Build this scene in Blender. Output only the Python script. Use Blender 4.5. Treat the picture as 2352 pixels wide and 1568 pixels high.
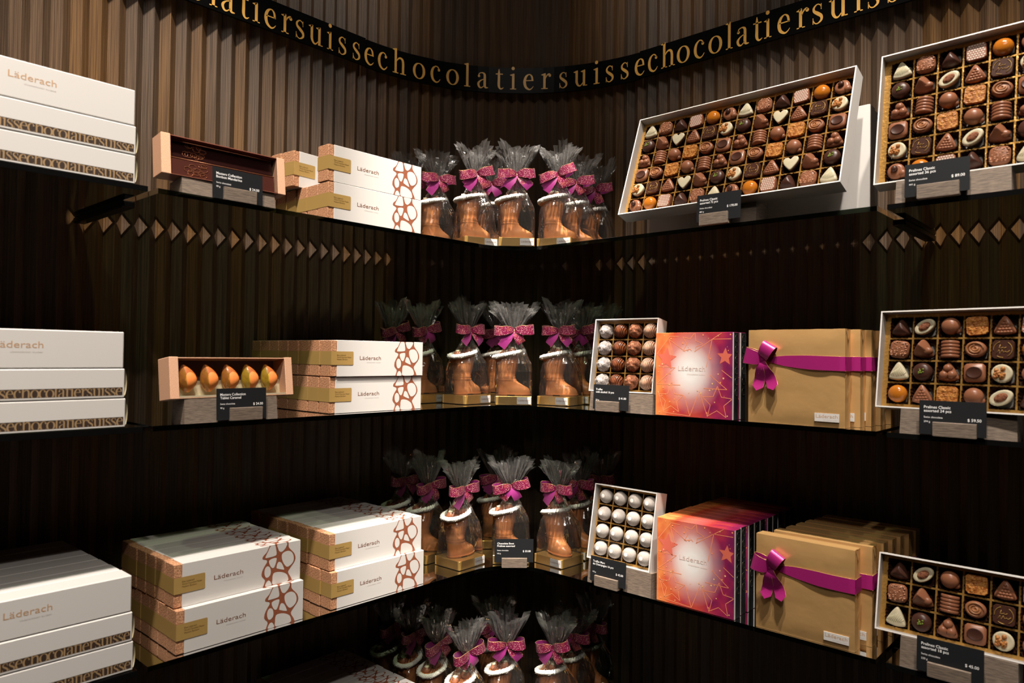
import bpy, math, random
from mathutils import Vector, Matrix, noise
PI = math.pi
C = bpy.context.scene.collection
for o in list(bpy.data.objects): bpy.data.objects.remove(o)
SC = bpy.context.scene

# ------------------------------------------------------------------ camera
FPX, AZ, EL, TH, EYE = 1667.0, math.radians(42.2), math.radians(1.09), 0.0128, 1.5
fw = Vector((math.cos(EL)*math.cos(AZ), math.cos(EL)*math.sin(AZ), math.sin(EL)))
r0 = Vector((math.sin(AZ), -math.cos(AZ), 0)); u0 = r0.cross(fw)
rt = r0*math.cos(TH) + u0*math.sin(TH); up = u0*math.cos(TH) - r0*math.sin(TH)
cd = bpy.data.cameras.new('camera'); cam = bpy.data.objects.new('camera', cd); C.objects.link(cam)
cam.matrix_world = Matrix(((rt.x, up.x, -fw.x, 0), (rt.y, up.y, -fw.y, 0), (rt.z, up.z, -fw.z, EYE), (0, 0, 0, 1)))
cd.sensor_width = 36; cd.lens = 36*FPX/2352; cd.clip_start = .05; cd.clip_end = 50
cd.dof.use_dof = True; cd.dof.focus_distance = 1.62; cd.dof.aperture_fstop = 5.0
SC.camera = cam

# ------------------------------------------------------------------ light
SC.view_settings.view_transform = 'Standard'; SC.view_settings.look = 'None'
SC.view_settings.gamma = 1; SC.view_settings.use_curve_mapping = False
SC.view_settings.exposure = 0.0
w = bpy.data.worlds.new('world'); SC.world = w; w.use_nodes = True
w.node_tree.nodes['Background'].inputs[0].default_value = (.9, .75, .6, 1)
w.node_tree.nodes['Background'].inputs[1].default_value = .006
try:
    SC.cycles.transparent_max_bounces = 24; SC.cycles.max_bounces = 8; SC.cycles.glossy_bounces = 3
    SC.cycles.diffuse_bounces = 3; SC.cycles.sample_clamp_indirect = 3; SC.cycles.blur_glossy = .5
    SC.cycles.caustics_reflective = False; SC.cycles.caustics_refractive = False
except Exception: pass
def spot(name, loc, aim, power, ang, blend=.5, rad=.035, col=(1, .86, .70)):
    d = bpy.data.lights.new(name, 'SPOT'); d.energy = power; d.spot_size = math.radians(ang); d.spot_blend = blend
    d.shadow_soft_size = rad; d.color = col
    o = bpy.data.objects.new(name, d); C.objects.link(o); o.location = loc
    o.rotation_euler = (Vector(aim)-Vector(loc)).to_track_quat('-Z', 'Y').to_euler(); return o
LW = (1, .90, .79)
spot('ceiling_spot', (-.15, .50, 3.62), (.26, 1.34, 1.55), 215, 54, .8, .03, LW)
spot('ceiling_spot', (.24, .56, 3.62), (.72, 1.30, 1.35), 265, 40, .6, .03, LW)
spot('ceiling_spot', (.66, .20, 3.62), (1.38, .64, 1.30), 265, 41, .6, .03, LW)
spot('ceiling_spot', (.60, -.15, 3.62), (1.38, .16, 1.35), 240, 48, .8, .03, LW)
spot('ceiling_spot', (.84, .74, 3.62), (1.27, 1.17, 1.20), 600, 24, .6, .03, LW)
spot('ceiling_spot', (.98, .85, 3.62), (1.06, 1.54, 2.62), 44, 27, .9, .03, LW)
spot('ceiling_spot', (.955, .875, 3.62), (1.645, .955, 2.62), 44, 27, .9, .03, LW)
spot('ceiling_spot', (-.55, -1.0, 3.62), (.50, 1.2, .92), 68, 33, .8, .04, LW)  # added frontal fill, brightens the lower shelves on the left run
spot('ceiling_spot', (-.95, -.55, 3.62), (1.30, .50, .92), 68, 33, .8, .04, LW)  # its counterpart, fill added for the lower shelves on the right run
def area(name, loc, aim, power, sx, sy, col):
    d = bpy.data.lights.new(name, 'AREA'); d.shape = 'RECTANGLE'; d.size = sx; d.size_y = sy; d.energy = power; d.color = col
    o = bpy.data.objects.new(name, d); C.objects.link(o); o.location = loc
    o.rotation_euler = (Vector(aim)-Vector(loc)).to_track_quat('-Z', 'Y').to_euler(); return o
area('overhead_fill', (-.35, -.25, 3.62), (1.2, 1.1, 1.3), 17, 1.4, .8, (1, .9, .8))  # soft fill added overhead, standing in for the store's ambient light

# ------------------------------------------------------------------ materials
MATS = {}
def nodes(name):
    m = bpy.data.materials.new(name); m.use_nodes = True; nt = m.node_tree; nt.nodes.clear()
    out = nt.nodes.new('ShaderNodeOutputMaterial'); MATS[name] = m
    return m, nt, out
def N(nt, t, **k):
    n = nt.nodes.new('ShaderNode'+t)
    for a, b in k.items():
        if a in n.inputs: n.inputs[a].default_value = b
        else: setattr(n, a, b)
    return n
def L(nt, a, b): nt.links.new(a, b)
def pbr(name, col, rough=.5, metal=0, spec=.5, bump=0, bscale=200, sheen=0, coat=0, varc=None, vscale=300, vstretch=None, sub=0, detail=3):
    m, nt, out = nodes(name); b = N(nt, 'BsdfPrincipled'); L(nt, b.outputs[0], out.inputs[0])
    b.inputs['Base Color'].default_value = (*col, 1); b.inputs['Roughness'].default_value = rough
    b.inputs['Metallic'].default_value = metal; b.inputs['Specular IOR Level'].default_value = spec
    b.inputs['Coat Weight'].default_value = coat; b.inputs['Sheen Weight'].default_value = sheen
    if sub: b.inputs['Subsurface Weight'].default_value = sub; b.inputs['Subsurface Scale'].default_value = .004
    tc = N(nt, 'TexCoord'); vec = tc.outputs['Object']
    if vstretch:
        mp = N(nt, 'Mapping'); mp.inputs['Scale'].default_value = vstretch; L(nt, vec, mp.inputs[0]); vec = mp.outputs[0]
    if varc:
        n = N(nt, 'TexNoise', Scale=vscale, Detail=detail, Roughness=.65); L(nt, vec, n.inputs['Vector'])
        r = N(nt, 'ValToRGB'); L(nt, n.outputs['Fac'], r.inputs[0])
        r.color_ramp.elements[0].position = .38; r.color_ramp.elements[1].position = .62
        r.color_ramp.elements[0].color = (*varc, 1); r.color_ramp.elements[1].color = (*col, 1); L(nt, r.outputs[0], b.inputs['Base Color'])
    if bump:
        n = N(nt, 'TexNoise', Scale=bscale, Detail=3); L(nt, vec, n.inputs['Vector'])
        bp = N(nt, 'Bump', Strength=bump, Distance=.002); L(nt, n.outputs['Fac'], bp.inputs['Height']); L(nt, bp.outputs[0], b.inputs['Normal'])
    return m
def srgb(r, g, b):
    f = lambda c: ((c/255+.055)/1.055)**2.4 if c > 10 else c/255/12.92
    return (f(r), f(g), f(b))
M_white = pbr('white_card', (.66, .635, .61), .45, spec=.3)
M_white2 = pbr('glossy_white_card', (.66, .64, .62), .35, spec=.35)
M_grey = pbr('pale_grey_print', (.50, .46, .44), .5)
M_brown = pbr('cork_brown_print', srgb(160, 92, 60), .7, varc=srgb(120, 62, 40), vscale=900)
M_logo = pbr('brown_logo_print', srgb(120, 76, 52), .5)
M_logo2 = pbr('tan_logo_print', srgb(190, 150, 112), .5)
M_cork = pbr('speckled_kraft_board', srgb(222, 170, 128), .75, varc=srgb(140, 84, 54), vscale=480, bump=.15, bscale=900)
M_kraft = pbr('fine_kraft_board', srgb(232, 188, 155), .7, varc=srgb(205, 150, 118), vscale=900)
M_gold_lab = pbr('matt_gold_sticker', srgb(190, 156, 92), .42, metal=.25)
M_gold_txt = pbr('dark_sticker_print', srgb(96, 72, 34), .5)
M_foil = pbr('gold_foil_wrap', srgb(244, 194, 128), .38, metal=.6, bump=.5, bscale=26)
M_goldcard = pbr('mirror_gold_card', srgb(235, 190, 108), .30, metal=.75, bump=.2, bscale=40)
M_goldins = pbr('gold_blister_tray', srgb(232, 178, 96), .28, metal=.6, bump=.6, bscale=160)
M_cup = pbr('dark_brown_paper_cup', srgb(62, 34, 20), .85, spec=.12, bump=.8, bscale=420)
M_lacq = pbr('black_lacquer', (.004, .004, .004), .3, spec=.06)
M_gletter = pbr('gold_lettering', srgb(244, 188, 96), .4, metal=0)
M_black = pbr('black_card', (.012, .013, .015), .45, spec=.3)
M_emb = pbr('dark_gold_emboss', (.045, .04, .022), .35, metal=.3)
M_text = pbr('white_print', (.85, .85, .85), .6)
M_standw = pbr('grey_oak', srgb(128, 112, 98), .7, varc=srgb(92, 80, 70), vscale=60, vstretch=(1, 1, 14), bump=.2, bscale=300)
M_milk = pbr('milk_chocolate', srgb(168, 110, 80), .33, spec=.45, sub=.1)
M_boot = pbr('milk_chocolate_boot', srgb(232, 156, 96), .32, spec=.45, varc=srgb(214, 134, 80), vscale=14, sub=.1)
M_dark = pbr('dark_chocolate', srgb(84, 52, 42), .35, spec=.45)
M_wchoc = pbr('white_chocolate', srgb(238, 226, 192), .4, sub=.1)
M_orange = pbr('orange_glaze', srgb(222, 132, 40), .16, spec=.5, coat=.4)
M_nut = pbr('caramelised_nut', srgb(226, 158, 84), .4, varc=srgb(186, 110, 48), vscale=350, bump=.6, bscale=400)
M_floren = pbr('golden_florentine', srgb(240, 168, 88), .4, varc=srgb(170, 92, 32), vscale=260, bump=.9, bscale=260)
M_pist = pbr('pistachio_green', srgb(142, 165, 62), .6)
M_line = pbr('dark_chocolate_drizzle', srgb(86, 48, 34), .3)
M_lline = pbr('pale_chocolate_drizzle', srgb(214, 184, 160), .35)
M_gline = pbr('gold_paint_line', srgb(205, 165, 90), .4, metal=.4)
M_pink = pbr('pale_pink_lattice', srgb(190, 126, 104), .45)
M_cream = pbr('cream_dots', srgb(244, 232, 216), .45)
M_snow = pbr('powder_sugar_coat', srgb(232, 226, 224), .9, varc=srgb(176, 160, 150), vscale=420, bump=.8, bscale=420)
M_snow2 = pbr('fine_sugar_coat', srgb(242, 234, 228), .9, varc=srgb(224, 212, 202), vscale=700, bump=.25, bscale=900)
M_cocoa = pbr('cocoa_dust', srgb(176, 112, 78), .85, varc=srgb(120, 68, 46), vscale=300, bump=.6, bscale=300)
M_fur = pbr('coconut_sugar_trim', srgb(252, 249, 240), .9, bump=1, bscale=500)
M_satin = pbr('plum_velvet_ribbon', srgb(140, 36, 110), .42, sheen=.15)
M_satin2 = pbr('magenta_satin_ribbon', srgb(168, 36, 116), .34, metal=.2, bump=.1, bscale=800)
M_gthread = pbr('gold_thread', srgb(222, 176, 110), .35, metal=.6)
M_steel = pbr('brushed_steel', (.5, .5, .5), .3, metal=1)
M_ground = pbr('dark_floor', (.02, .018, .016), .5)
M_ceil = pbr('black_ceiling', (.01, .01, .01), .8)
M_tint = pbr('copper_brown_inner', srgb(150, 92, 74), .35, metal=.35)
M_podg = pbr('amber_pod_shell', srgb(205, 140, 52), .2, spec=.5, varc=srgb(150, 86, 60), vscale=26, coat=.4)
M_podgr = pbr('lime_pod_shell', srgb(206, 176, 56), .2, spec=.5, varc=srgb(168, 120, 48), vscale=30, coat=.4)
M_podo = pbr('orange_pod_half', srgb(246, 134, 62), .6, varc=srgb(250, 158, 74), vscale=30)

def mat_wood():
    m, nt, out = nodes('dark_slat_wood'); b = N(nt, 'BsdfPrincipled', Roughness=.42); b.inputs['Specular IOR Level'].default_value = .45
    L(nt, b.outputs[0], out.inputs[0]); tc = N(nt, 'TexCoord'); mp = N(nt, 'Mapping'); mp.inputs['Scale'].default_value = (1, 1, .012)
    L(nt, tc.outputs['Object'], mp.inputs[0]); n = N(nt, 'TexNoise', Scale=520, Detail=2); L(nt, mp.outputs[0], n.inputs['Vector'])
    r = N(nt, 'ValToRGB'); L(nt, n.outputs['Fac'], r.inputs[0]); r.color_ramp.elements[0].position = .36; r.color_ramp.elements[1].position = .64
    r.color_ramp.elements[0].color = (.058, .036, .022, 1); r.color_ramp.elements[1].color = (.128, .080, .047, 1)
    g = N(nt, 'NewGeometry'); h = N(nt, 'HueSaturation'); L(nt, r.outputs[0], h.inputs['Color'])
    m1 = N(nt, 'Math', operation='MULTIPLY_ADD'); m1.inputs[1].default_value = .35; m1.inputs[2].default_value = .83
    L(nt, g.outputs['Random Per Island'], m1.inputs[0]); L(nt, m1.outputs[0], h.inputs['Value'])
    m2 = N(nt, 'Math', operation='MULTIPLY_ADD'); m2.inputs[1].default_value = .45; m2.inputs[2].default_value = .88
    L(nt, g.outputs['Random Per Island'], m2.inputs[0]); L(nt, m2.outputs[0], h.inputs['Saturation'])
    L(nt, h.outputs[0], b.inputs['Base Color']); bp = N(nt, 'Bump', Strength=.5, Distance=.001)
    L(nt, n.outputs['Fac'], bp.inputs['Height']); L(nt, bp.outputs[0], b.inputs['Normal']); return m
M_wood = mat_wood()
def mat_glass(name, tint, fac_lo, rough, ior=1.45, bump=0, bscale=60, haze=0, fs=1.0):
    m, nt, out = nodes(name); t = N(nt, 'BsdfTransparent'); t.inputs[0].default_value = (*tint, 1)
    g = N(nt, 'BsdfGlossy', Roughness=rough); g.inputs[0].default_value = (1, 1, 1, 1)
    f = N(nt, 'Fresnel', IOR=ior); a = N(nt, 'Math', operation='MULTIPLY_ADD'); a.inputs[1].default_value = fs; a.inputs[2].default_value = fac_lo
    a.use_clamp = True; L(nt, f.outputs[0], a.inputs[0]); x = N(nt, 'MixShader'); L(nt, a.outputs[0], x.inputs[0])
    L(nt, t.outputs[0], x.inputs[1]); L(nt, g.outputs[0], x.inputs[2]); last = x.outputs[0]
    if haze:
        d = N(nt, 'BsdfDiffuse'); d.inputs[0].default_value = (.9, .88, .85, 1); x2 = N(nt, 'MixShader'); x2.inputs[0].default_value = haze
        L(nt, last, x2.inputs[1]); L(nt, d.outputs[0], x2.inputs[2]); last = x2.outputs[0]
    L(nt, last, out.inputs[0])
    if bump:
        tc = N(nt, 'TexCoord'); n = N(nt, 'TexNoise', Scale=bscale, Detail=2); L(nt, tc.outputs['Object'], n.inputs['Vector'])
        bp = N(nt, 'Bump', Strength=bump, Distance=.004); L(nt, n.outputs['Fac'], bp.inputs['Height'])
        L(nt, bp.outputs[0], g.inputs['Normal']); L(nt, bp.outputs[0], f.inputs['Normal'])
    return m
M_shelf = mat_glass('smoked_black_glass', (.29, .33, .27), 0, .03, 1.5)
M_win = mat_glass('clear_film_window', (.985, .985, .985), 0, .06, 1.4, .10, 9, 0, .6)
M_cello = mat_glass('crinkled_cellophane', (.975, .975, .975), .02, .07, 1.5, .35, 60, .010, .75)
M_fan = mat_glass('gathered_cellophane', (.96, .96, .96), .02, .08, 1.5, .35, 60, .05, .9)
def mat_dots():
    m, nt, out = nodes('gold_dotted_plum_ribbon'); b = N(nt, 'BsdfPrincipled', Roughness=.4); b.inputs['Sheen Weight'].default_value = .05
    L(nt, b.outputs[0], out.inputs[0]); tc = N(nt, 'TexCoord'); v = N(nt, 'TexVoronoi', Scale=400); L(nt, tc.outputs['Object'], v.inputs['Vector'])
    r = N(nt, 'ValToRGB'); L(nt, v.outputs['Distance'], r.inputs[0]); r.color_ramp.elements[0].position = .20; r.color_ramp.elements[1].position = .28
    r.color_ramp.elements[0].color = (*srgb(250, 215, 205), 1); r.color_ramp.elements[1].color = (*srgb(116, 14, 60), 1)
    n = N(nt, 'TexNoise', Scale=75, Detail=2); L(nt, tc.outputs['Object'], n.inputs['Vector']); r2 = N(nt, 'ValToRGB'); L(nt, n.outputs['Fac'], r2.inputs[0])
    r2.color_ramp.elements[0].position = .56; r2.color_ramp.elements[1].position = .72; r2.color_ramp.elements[1].color = (.4, .4, .4, 1); r2.color_ramp.elements[0].color = (0, 0, 0, 1)
    x = N(nt, 'MixRGB'); L(nt, r2.outputs[0], x.inputs[0]); L(nt, r.outputs[0], x.inputs[1]); x.inputs[2].default_value = (*srgb(190, 100, 76), 1)
    L(nt, x.outputs[0], b.inputs['Base Color']); return m
M_dots = mat_dots()
def mat_star():                                             # printed burst in the lid artwork, laid out in the lid's own coordinates
    m, nt, out = nodes('star_burst_print'); b = N(nt, 'BsdfPrincipled', Roughness=.4); L(nt, b.outputs[0], out.inputs[0])
    tc = N(nt, 'TexCoord'); sp = N(nt, 'SeparateXYZ'); L(nt, tc.outputs['Object'], sp.inputs[0])
    n = N(nt, 'TexNoise', Scale=26, Detail=2); L(nt, tc.outputs['Object'], n.inputs['Vector'])
    a = N(nt, 'Math', operation='MULTIPLY_ADD'); a.inputs[1].default_value = 5.2; L(nt, sp.outputs[0], a.inputs[0])
    a2 = N(nt, 'Math', operation='MULTIPLY_ADD'); a2.inputs[1].default_value = .95; a2.inputs[2].default_value = -.42; L(nt, n.outputs['Fac'], a2.inputs[0]); L(nt, a2.outputs[0], a.inputs[2])
    r = N(nt, 'ValToRGB'); L(nt, a.outputs[0], r.inputs[0]); e = r.color_ramp.elements
    e[0].position = 0; e[0].color = (*srgb(236, 142, 78), 1); e[1].position = 1; e[1].color = (*srgb(120, 28, 84), 1)
    for p, c in ((.28, (214, 84, 52)), (.55, (196, 66, 66)), (.78, (168, 40, 84))): q = e.new(p); q.color = (*srgb(*c), 1)
    sub = N(nt, 'VectorMath', operation='SUBTRACT'); sub.inputs[1].default_value = (.080, 0, .092); L(nt, tc.outputs['Object'], sub.inputs[0])
    mu = N(nt, 'VectorMath', operation='MULTIPLY'); mu.inputs[1].default_value = (1, 0, .82); L(nt, sub.outputs[0], mu.inputs[0])
    ln = N(nt, 'VectorMath', operation='LENGTH'); L(nt, mu.outputs[0], ln.inputs[0])
    r2 = N(nt, 'ValToRGB'); mm = N(nt, 'Math', operation='MULTIPLY'); mm.inputs[1].default_value = 14; L(nt, ln.outputs[1], mm.inputs[0]); L(nt, mm.outputs[0], r2.inputs[0])
    f = r2.color_ramp.elements; f[0].position = .2; f[0].color = (1, 1, 1, 1); f[1].position = 1; f[1].color = (0, 0, 0, 1); q = f.new(.42); q.color = (.75, .75, .75, 1); q = f.new(.66); q.color = (.24, .24, .24, 1)
    x = N(nt, 'MixRGB'); L(nt, r2.outputs[0], x.inputs[0]); L(nt, r.outputs[0], x.inputs[1]); x.inputs[2].default_value = (1, .97, .95, 1)
    L(nt, x.outputs[0], b.inputs['Base Color']); return m
M_star = mat_star()
M_starl = pbr('orange_star_line', srgb(255, 156, 110), .45)
M_starf = pbr('coral_star_fill', srgb(226, 112, 92), .45)

# ------------------------------------------------------------------ mesh builder
class MB:
    def __init__(s): s.v = []; s.f = []; s.m = []; s.sm = []
    def add(s, vs, fs, mi=0, smooth=False, M=None):
        b = len(s.v); s.v += [tuple(M @ Vector(v)) if M else tuple(v) for v in vs]
        for f in fs: s.f.append([i+b for i in f]); s.m.append(mi); s.sm.append(smooth)
    def box(s, x0, x1, y0, y1, z0, z1, mi=0, M=None, bev=0, skip=''):
        if bev:
            b = bev; vs = []
            for z, i in ((z0, b), (z0+b, 0), (z1-b, 0), (z1, b)):
                for (xx, yy) in ((x0+i, y0+i+b*(i == 0)), (x0+i+b*(i == 0), y0+i), (x1-i-b*(i == 0), y0+i), (x1-i, y0+i+b*(i == 0)), (x1-i, y1-i-b*(i == 0)), (x1-i-b*(i == 0), y1-i), (x0+i+b*(i == 0), y1-i), (x0+i, y1-i-b*(i == 0))):
                    vs.append((xx, yy, z))
            fs = [list(range(7, -1, -1)), list(range(24, 32))]
            for k in range(3):
                for j in range(8): a = k*8+j; c = k*8+(j+1) % 8; fs.append([a, c, c+8, a+8])
            s.add(vs, fs, mi, False, M); return
        vs = [(x0, y0, z0), (x1, y0, z0), (x1, y1, z0), (x0, y1, z0), (x0, y0, z1), (x1, y0, z1), (x1, y1, z1), (x0, y1, z1)]
        F = {'b': [0, 3, 2, 1], 't': [4, 5, 6, 7], 'f': [0, 1, 5, 4], 'r': [1, 2, 6, 5], 'k': [2, 3, 7, 6], 'l': [3, 0, 4, 7]}
        s.add(vs, [F[k] for k in F if k not in skip], mi, False, M)
    def loft(s, rings, mi=0, smooth=True, cap0=True, cap1=True, closed=True, M=None):
        n = len(rings[0]); vs = [p for r in rings for p in r]; fs = []
        for k in range(len(rings)-1):
            for j in range(n if closed else n-1):
                a = k*n+j; c = k*n+(j+1) % n; fs.append([a, c, c+n, a+n])
        if cap0: fs.append(list(range(n-1, -1, -1)))
        if cap1: fs.append(list(range((len(rings)-1)*n, len(rings)*n)))
        s.add(vs, fs, mi, smooth, M)
    def tube(s, pts, r, mi=0, n=6, smooth=True, M=None):
        pts = [Vector(p) for p in pts]; rings = []
        for i, p in enumerate(pts):
            d = (pts[min(i+1, len(pts)-1)]-pts[max(i-1, 0)]).normalized(); a = d.orthogonal().normalized() if abs(d.z) > .9 else d.cross(Vector((0, 0, 1))).normalized()
            b = d.cross(a); rr = r[i] if isinstance(r, (list, tuple)) else r
            rings.append([p+(a*math.cos(t)+b*math.sin(t))*rr for t in (2*PI*j/n for j in range(n))])
        s.loft(rings, mi, smooth, M=M)
    def sphere(s, c, r, mi=0, nu=12, nv=8, M=None, sc=(1, 1, 1), disp=0, seed=0, freq=1.0):
        rings = []
        for i in range(1, nv):
            ph = PI*i/nv; ring = []
            for j in range(nu):
                t = 2*PI*j/nu; d = Vector((math.sin(ph)*math.cos(t), math.sin(ph)*math.sin(t), -math.cos(ph)))
                k = 1+(disp*noise.noise(d*freq+Vector((seed, seed*1.7, 0))) if disp else 0)
                ring.append((c[0]+d.x*r*sc[0]*k, c[1]+d.y*r*sc[1]*k, c[2]+d.z*r*sc[2]*k))
            rings.append(ring)
        b = len(s.v); s.loft(rings, mi, True, M=M)
    def build(s, name, mats, parent=None):
        me = bpy.data.meshes.new(name); me.from_pydata(s.v, [], s.f)
        for m in (mats if isinstance(mats, (list, tuple)) else [mats]): me.materials.append(m)
        me.polygons.foreach_set('material_index', s.m); me.polygons.foreach_set('use_smooth', s.sm); me.update()
        o = bpy.data.objects.new(name, me); C.objects.link(o)
        if parent: o.parent = parent
        return o
def tag(o, label, cat, group=None, kind=None):
    o['label'] = label; o['category'] = cat
    if group: o['group'] = group
    if kind: o['kind'] = kind
    return o
def empty(name, mat=None):
    o = bpy.data.objects.new(name, None); o.empty_display_size = .02; C.objects.link(o)
    if mat: o.matrix_world = mat
    return o
def copy_tree(o, parent=None):
    c = o.copy(); C.objects.link(c); c.parent = parent
    for k in ('label', 'category', 'group'):
        if parent is None and k in c: del c[k]
    for ch in [x for x in KIDS.get(o.name, [])]: KIDS.setdefault(c.name, []).append(copy_tree(ch, c))
    return c
KIDS = {}
def reg(root):
    def go(o):
        ks = [x for x in bpy.data.objects if x.parent == o]; KIDS[o.name] = ks
        for k in ks: go(k)
    go(root); return root
class Proto:
    def __init__(s, root): s.root = reg(root); s.used = False
    def put(s, mat, label, cat, group=None):
        o = s.root if not s.used else copy_tree(s.root); s.used = True
        o.matrix_world = mat; return tag(o, label, cat, group)
def T(x, y, z): return Matrix.Translation((x, y, z))
def RZ(a): return Matrix.Rotation(a, 4, 'Z')
def RX(a): return Matrix.Rotation(a, 4, 'X')
LEFT = 0.0; RIGHT = -PI/2                                    # local x runs to the viewer's right, local y into the wall
def placeL(x, y, z, yaw=0): return T(x, y, z) @ RZ(yaw)
def placeR(y, x, z, yaw=0): return T(x, y, z) @ RZ(-PI/2+yaw)

# ------------------------------------------------------------------ lettering
def spline(pts, n=6, closed=False):
    P = [tuple(p) for p in pts]; out = []; m = len(P)
    for i in range(m if closed else m-1):
        p0, p1, p2, p3 = (P[(i-1) % m], P[i], P[(i+1) % m], P[(i+2) % m]) if closed else (P[max(i-1, 0)], P[i], P[i+1], P[min(i+2, m-1)])
        for k in range(n):
            t = k/n; out.append(tuple(.5*(2*b+(c-a)*t+(2*a-5*b+4*c-d)*t*t+(3*b-a-3*c+d)*t**3) for a, b, c, d in zip(p0, p1, p2, p3)))
    if not closed: out.append(P[-1])
    return out
def stroke(pts, n=6):
    sp = spline(pts, n); qs = []; lr = []
    for i, p in enumerate(sp):
        a = sp[max(i-1, 0)]; b = sp[min(i+1, len(sp)-1)]; dx, dy = b[0]-a[0], b[1]-a[1]; l = math.hypot(dx, dy) or 1
        nx, ny = -dy/l, dx/l; w = max(p[2], .01)/2; lr.append(((p[0]+nx*w, p[1]+ny*w), (p[0]-nx*w, p[1]-ny*w)))
    for i in range(len(lr)-1): qs.append([lr[i][0], lr[i][1], lr[i+1][1], lr[i+1][0]])
    return qs
def rect(a, b, c, d): return [[(a, b), (c, b), (c, d), (a, d)]]
def disc(x, y, r, n=14): return [[(x+r*math.cos(2*PI*k/n), y+r*math.sin(2*PI*k/n)) for k in range(n)]]
def flag(x, y): return [[(x-.22, y-.09), (x-.07, y-.14), (x+.08, y), (x+.08, y+.03), (x-.22, y-.06)]]
S_, H_ = .17, .055
GL = {}
GL['i'] = (.42, rect(.13, 0, .13+S_, 1)+flag(.2, 1)+rect(0, 0, .43, H_)+disc(.2, 1.36, .115))
GL['l'] = (.42, rect(.13, 0, .13+S_, 1.5)+flag(.2, 1.5)+rect(0, 0, .43, H_))
GL['t'] = (.55, stroke([(.22, 1.3, .03), (.22, 1.0, .15), (.22, .6, S_), (.22, .22, S_), (.3, .04, .11), (.42, .02, .08), (.55, .1, .03)])+rect(.0, .93, .5, 1.0))
GL['h'] = (1.0, rect(.13, 0, .13+S_, 1.5)+flag(.2, 1.5)+rect(0, 0, .43, H_)+stroke([(.28, .74, .05), (.42, .92, .09), (.58, .97, .12), (.72, .88, .16), (.77, .66, S_), (.77, .3, S_), (.77, 0, S_)])+rect(.56, 0, .99, H_))
def ring(cx, cy, rx, ry, a0, a1, n=26, tk=.16, tn=.05, rot=0):
    qs = []
    for k in range(n):
        q = []
        for a in (a0+(a1-a0)*k/n, a0+(a1-a0)*(k+1)/n):
            wd = tn+(tk-tn)*abs(math.cos(a-rot))**1.4
            q.append(((cx+(rx-wd/2)*math.cos(a), cy+(ry-wd/2)*math.sin(a)), (cx+(rx+wd/2)*math.cos(a), cy+(ry+wd/2)*math.sin(a))))
        qs.append([q[0][0], q[0][1], q[1][1], q[1][0]])
    return qs
GL['o'] = (.86, ring(.43, .48, .36, .47, 0, 2*PI, tk=.19))
GL['c'] = (.74, stroke([(.64, .78, .06), (.55, .94, .07), (.38, .99, .07), (.18, .82, .15), (.1, .5, .19), (.18, .17, .16), (.4, .0, .1), (.58, .05, .07), (.72, .22, .04)])+disc(.61, .78, .09))
GL['e'] = (.78, stroke([(.66, .56, .13), (.6, .84, .12), (.42, .97, .06), (.2, .82, .15), (.1, .5, .19), (.18, .17, .17), (.42, .0, .1), (.6, .06, .06), (.72, .2, .03)])+rect(.12, .54, .72, .6))
GL['a'] = (.82, stroke([(.15, .76, .08), (.2, .92, .06), (.4, .98, .07), (.56, .88, .15), (.58, .6, S_), (.58, .2, S_), (.64, .05, .12), (.82, .04, .05)])+disc(.17, .76, .085)+stroke([(.56, .58, .05), (.3, .48, .07), (.13, .28, .15), (.2, .06, .12), (.36, .02, .07), (.56, .18, .04)]))
GL['r'] = (.66, rect(.13, 0, .13+S_, 1)+flag(.2, 1)+rect(0, 0, .46, H_)+stroke([(.28, .66, .04), (.38, .86, .08), (.52, .95, .1), (.6, .92, .1)])+disc(.59, .86, .095))
GL['s'] = (.66, stroke([(.52, .76, .03), (.46, .92, .05), (.3, .98, .06), (.13, .84, .11), (.14, .66, .14), (.34, .5, .18), (.52, .34, .16), (.53, .14, .12), (.33, .0, .06), (.16, .06, .05), (.08, .26, .03)])+rect(.5, .68, .54, .98)+rect(.06, .0, .1, .32))
GL['u'] = (1.0, stroke([(.22, 1, S_), (.22, .5, S_), (.23, .26, .17), (.34, .06, .12), (.5, .03, .08), (.68, .22, .05)])+rect(.66, .0, .66+S_, 1)+flag(.22, 1)+flag(.73, 1)+rect(.8, 0, .98, H_))
def poly_text(b, polys, fmap, mi):
    for p in polys:
        if len(p) >= 3: b.add([fmap(x, y) for x, y in p], [list(range(len(p)))], mi)
def clip(p, ylo, yhi):
    for sgn, lim in ((1, ylo), (-1, -yhi)):
        q = []
        for i in range(len(p)):
            a, c = p[i-1], p[i]; da, dc = sgn*a[1]-lim, sgn*c[1]-lim
            if (da >= 0) != (dc >= 0): t = da/(da-dc); q.append((a[0]+(c[0]-a[0])*t, a[1]+(c[1]-a[1])*t))
            if dc >= 0: q.append(c)
        p = q
        if not p: return []
    return p
FC = {}
def font_mesh(txt, bold=0):
    if (txt, bold) in FC: return FC[(txt, bold)]
    cu = bpy.data.curves.new('lettering', 'FONT'); cu.body = txt; cu.size = 1; cu.resolution_u = 3; cu.offset = bold
    o = bpy.data.objects.new('lettering', cu); C.objects.link(o); bpy.context.view_layer.update()
    me = bpy.data.meshes.new_from_object(o.evaluated_get(bpy.context.evaluated_depsgraph_get()))
    vs = [(v.co.x, v.co.y) for v in me.vertices]; fs = [list(p.vertices) for p in me.polygons]
    bpy.data.objects.remove(o); bpy.data.curves.remove(cu); bpy.data.meshes.remove(me)
    x0 = min(v[0] for v in vs); x1 = max(v[0] for v in vs); FC[(txt, bold)] = ([(x-x0, y) for x, y in vs], fs, x1-x0); return FC[(txt, bold)]
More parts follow.
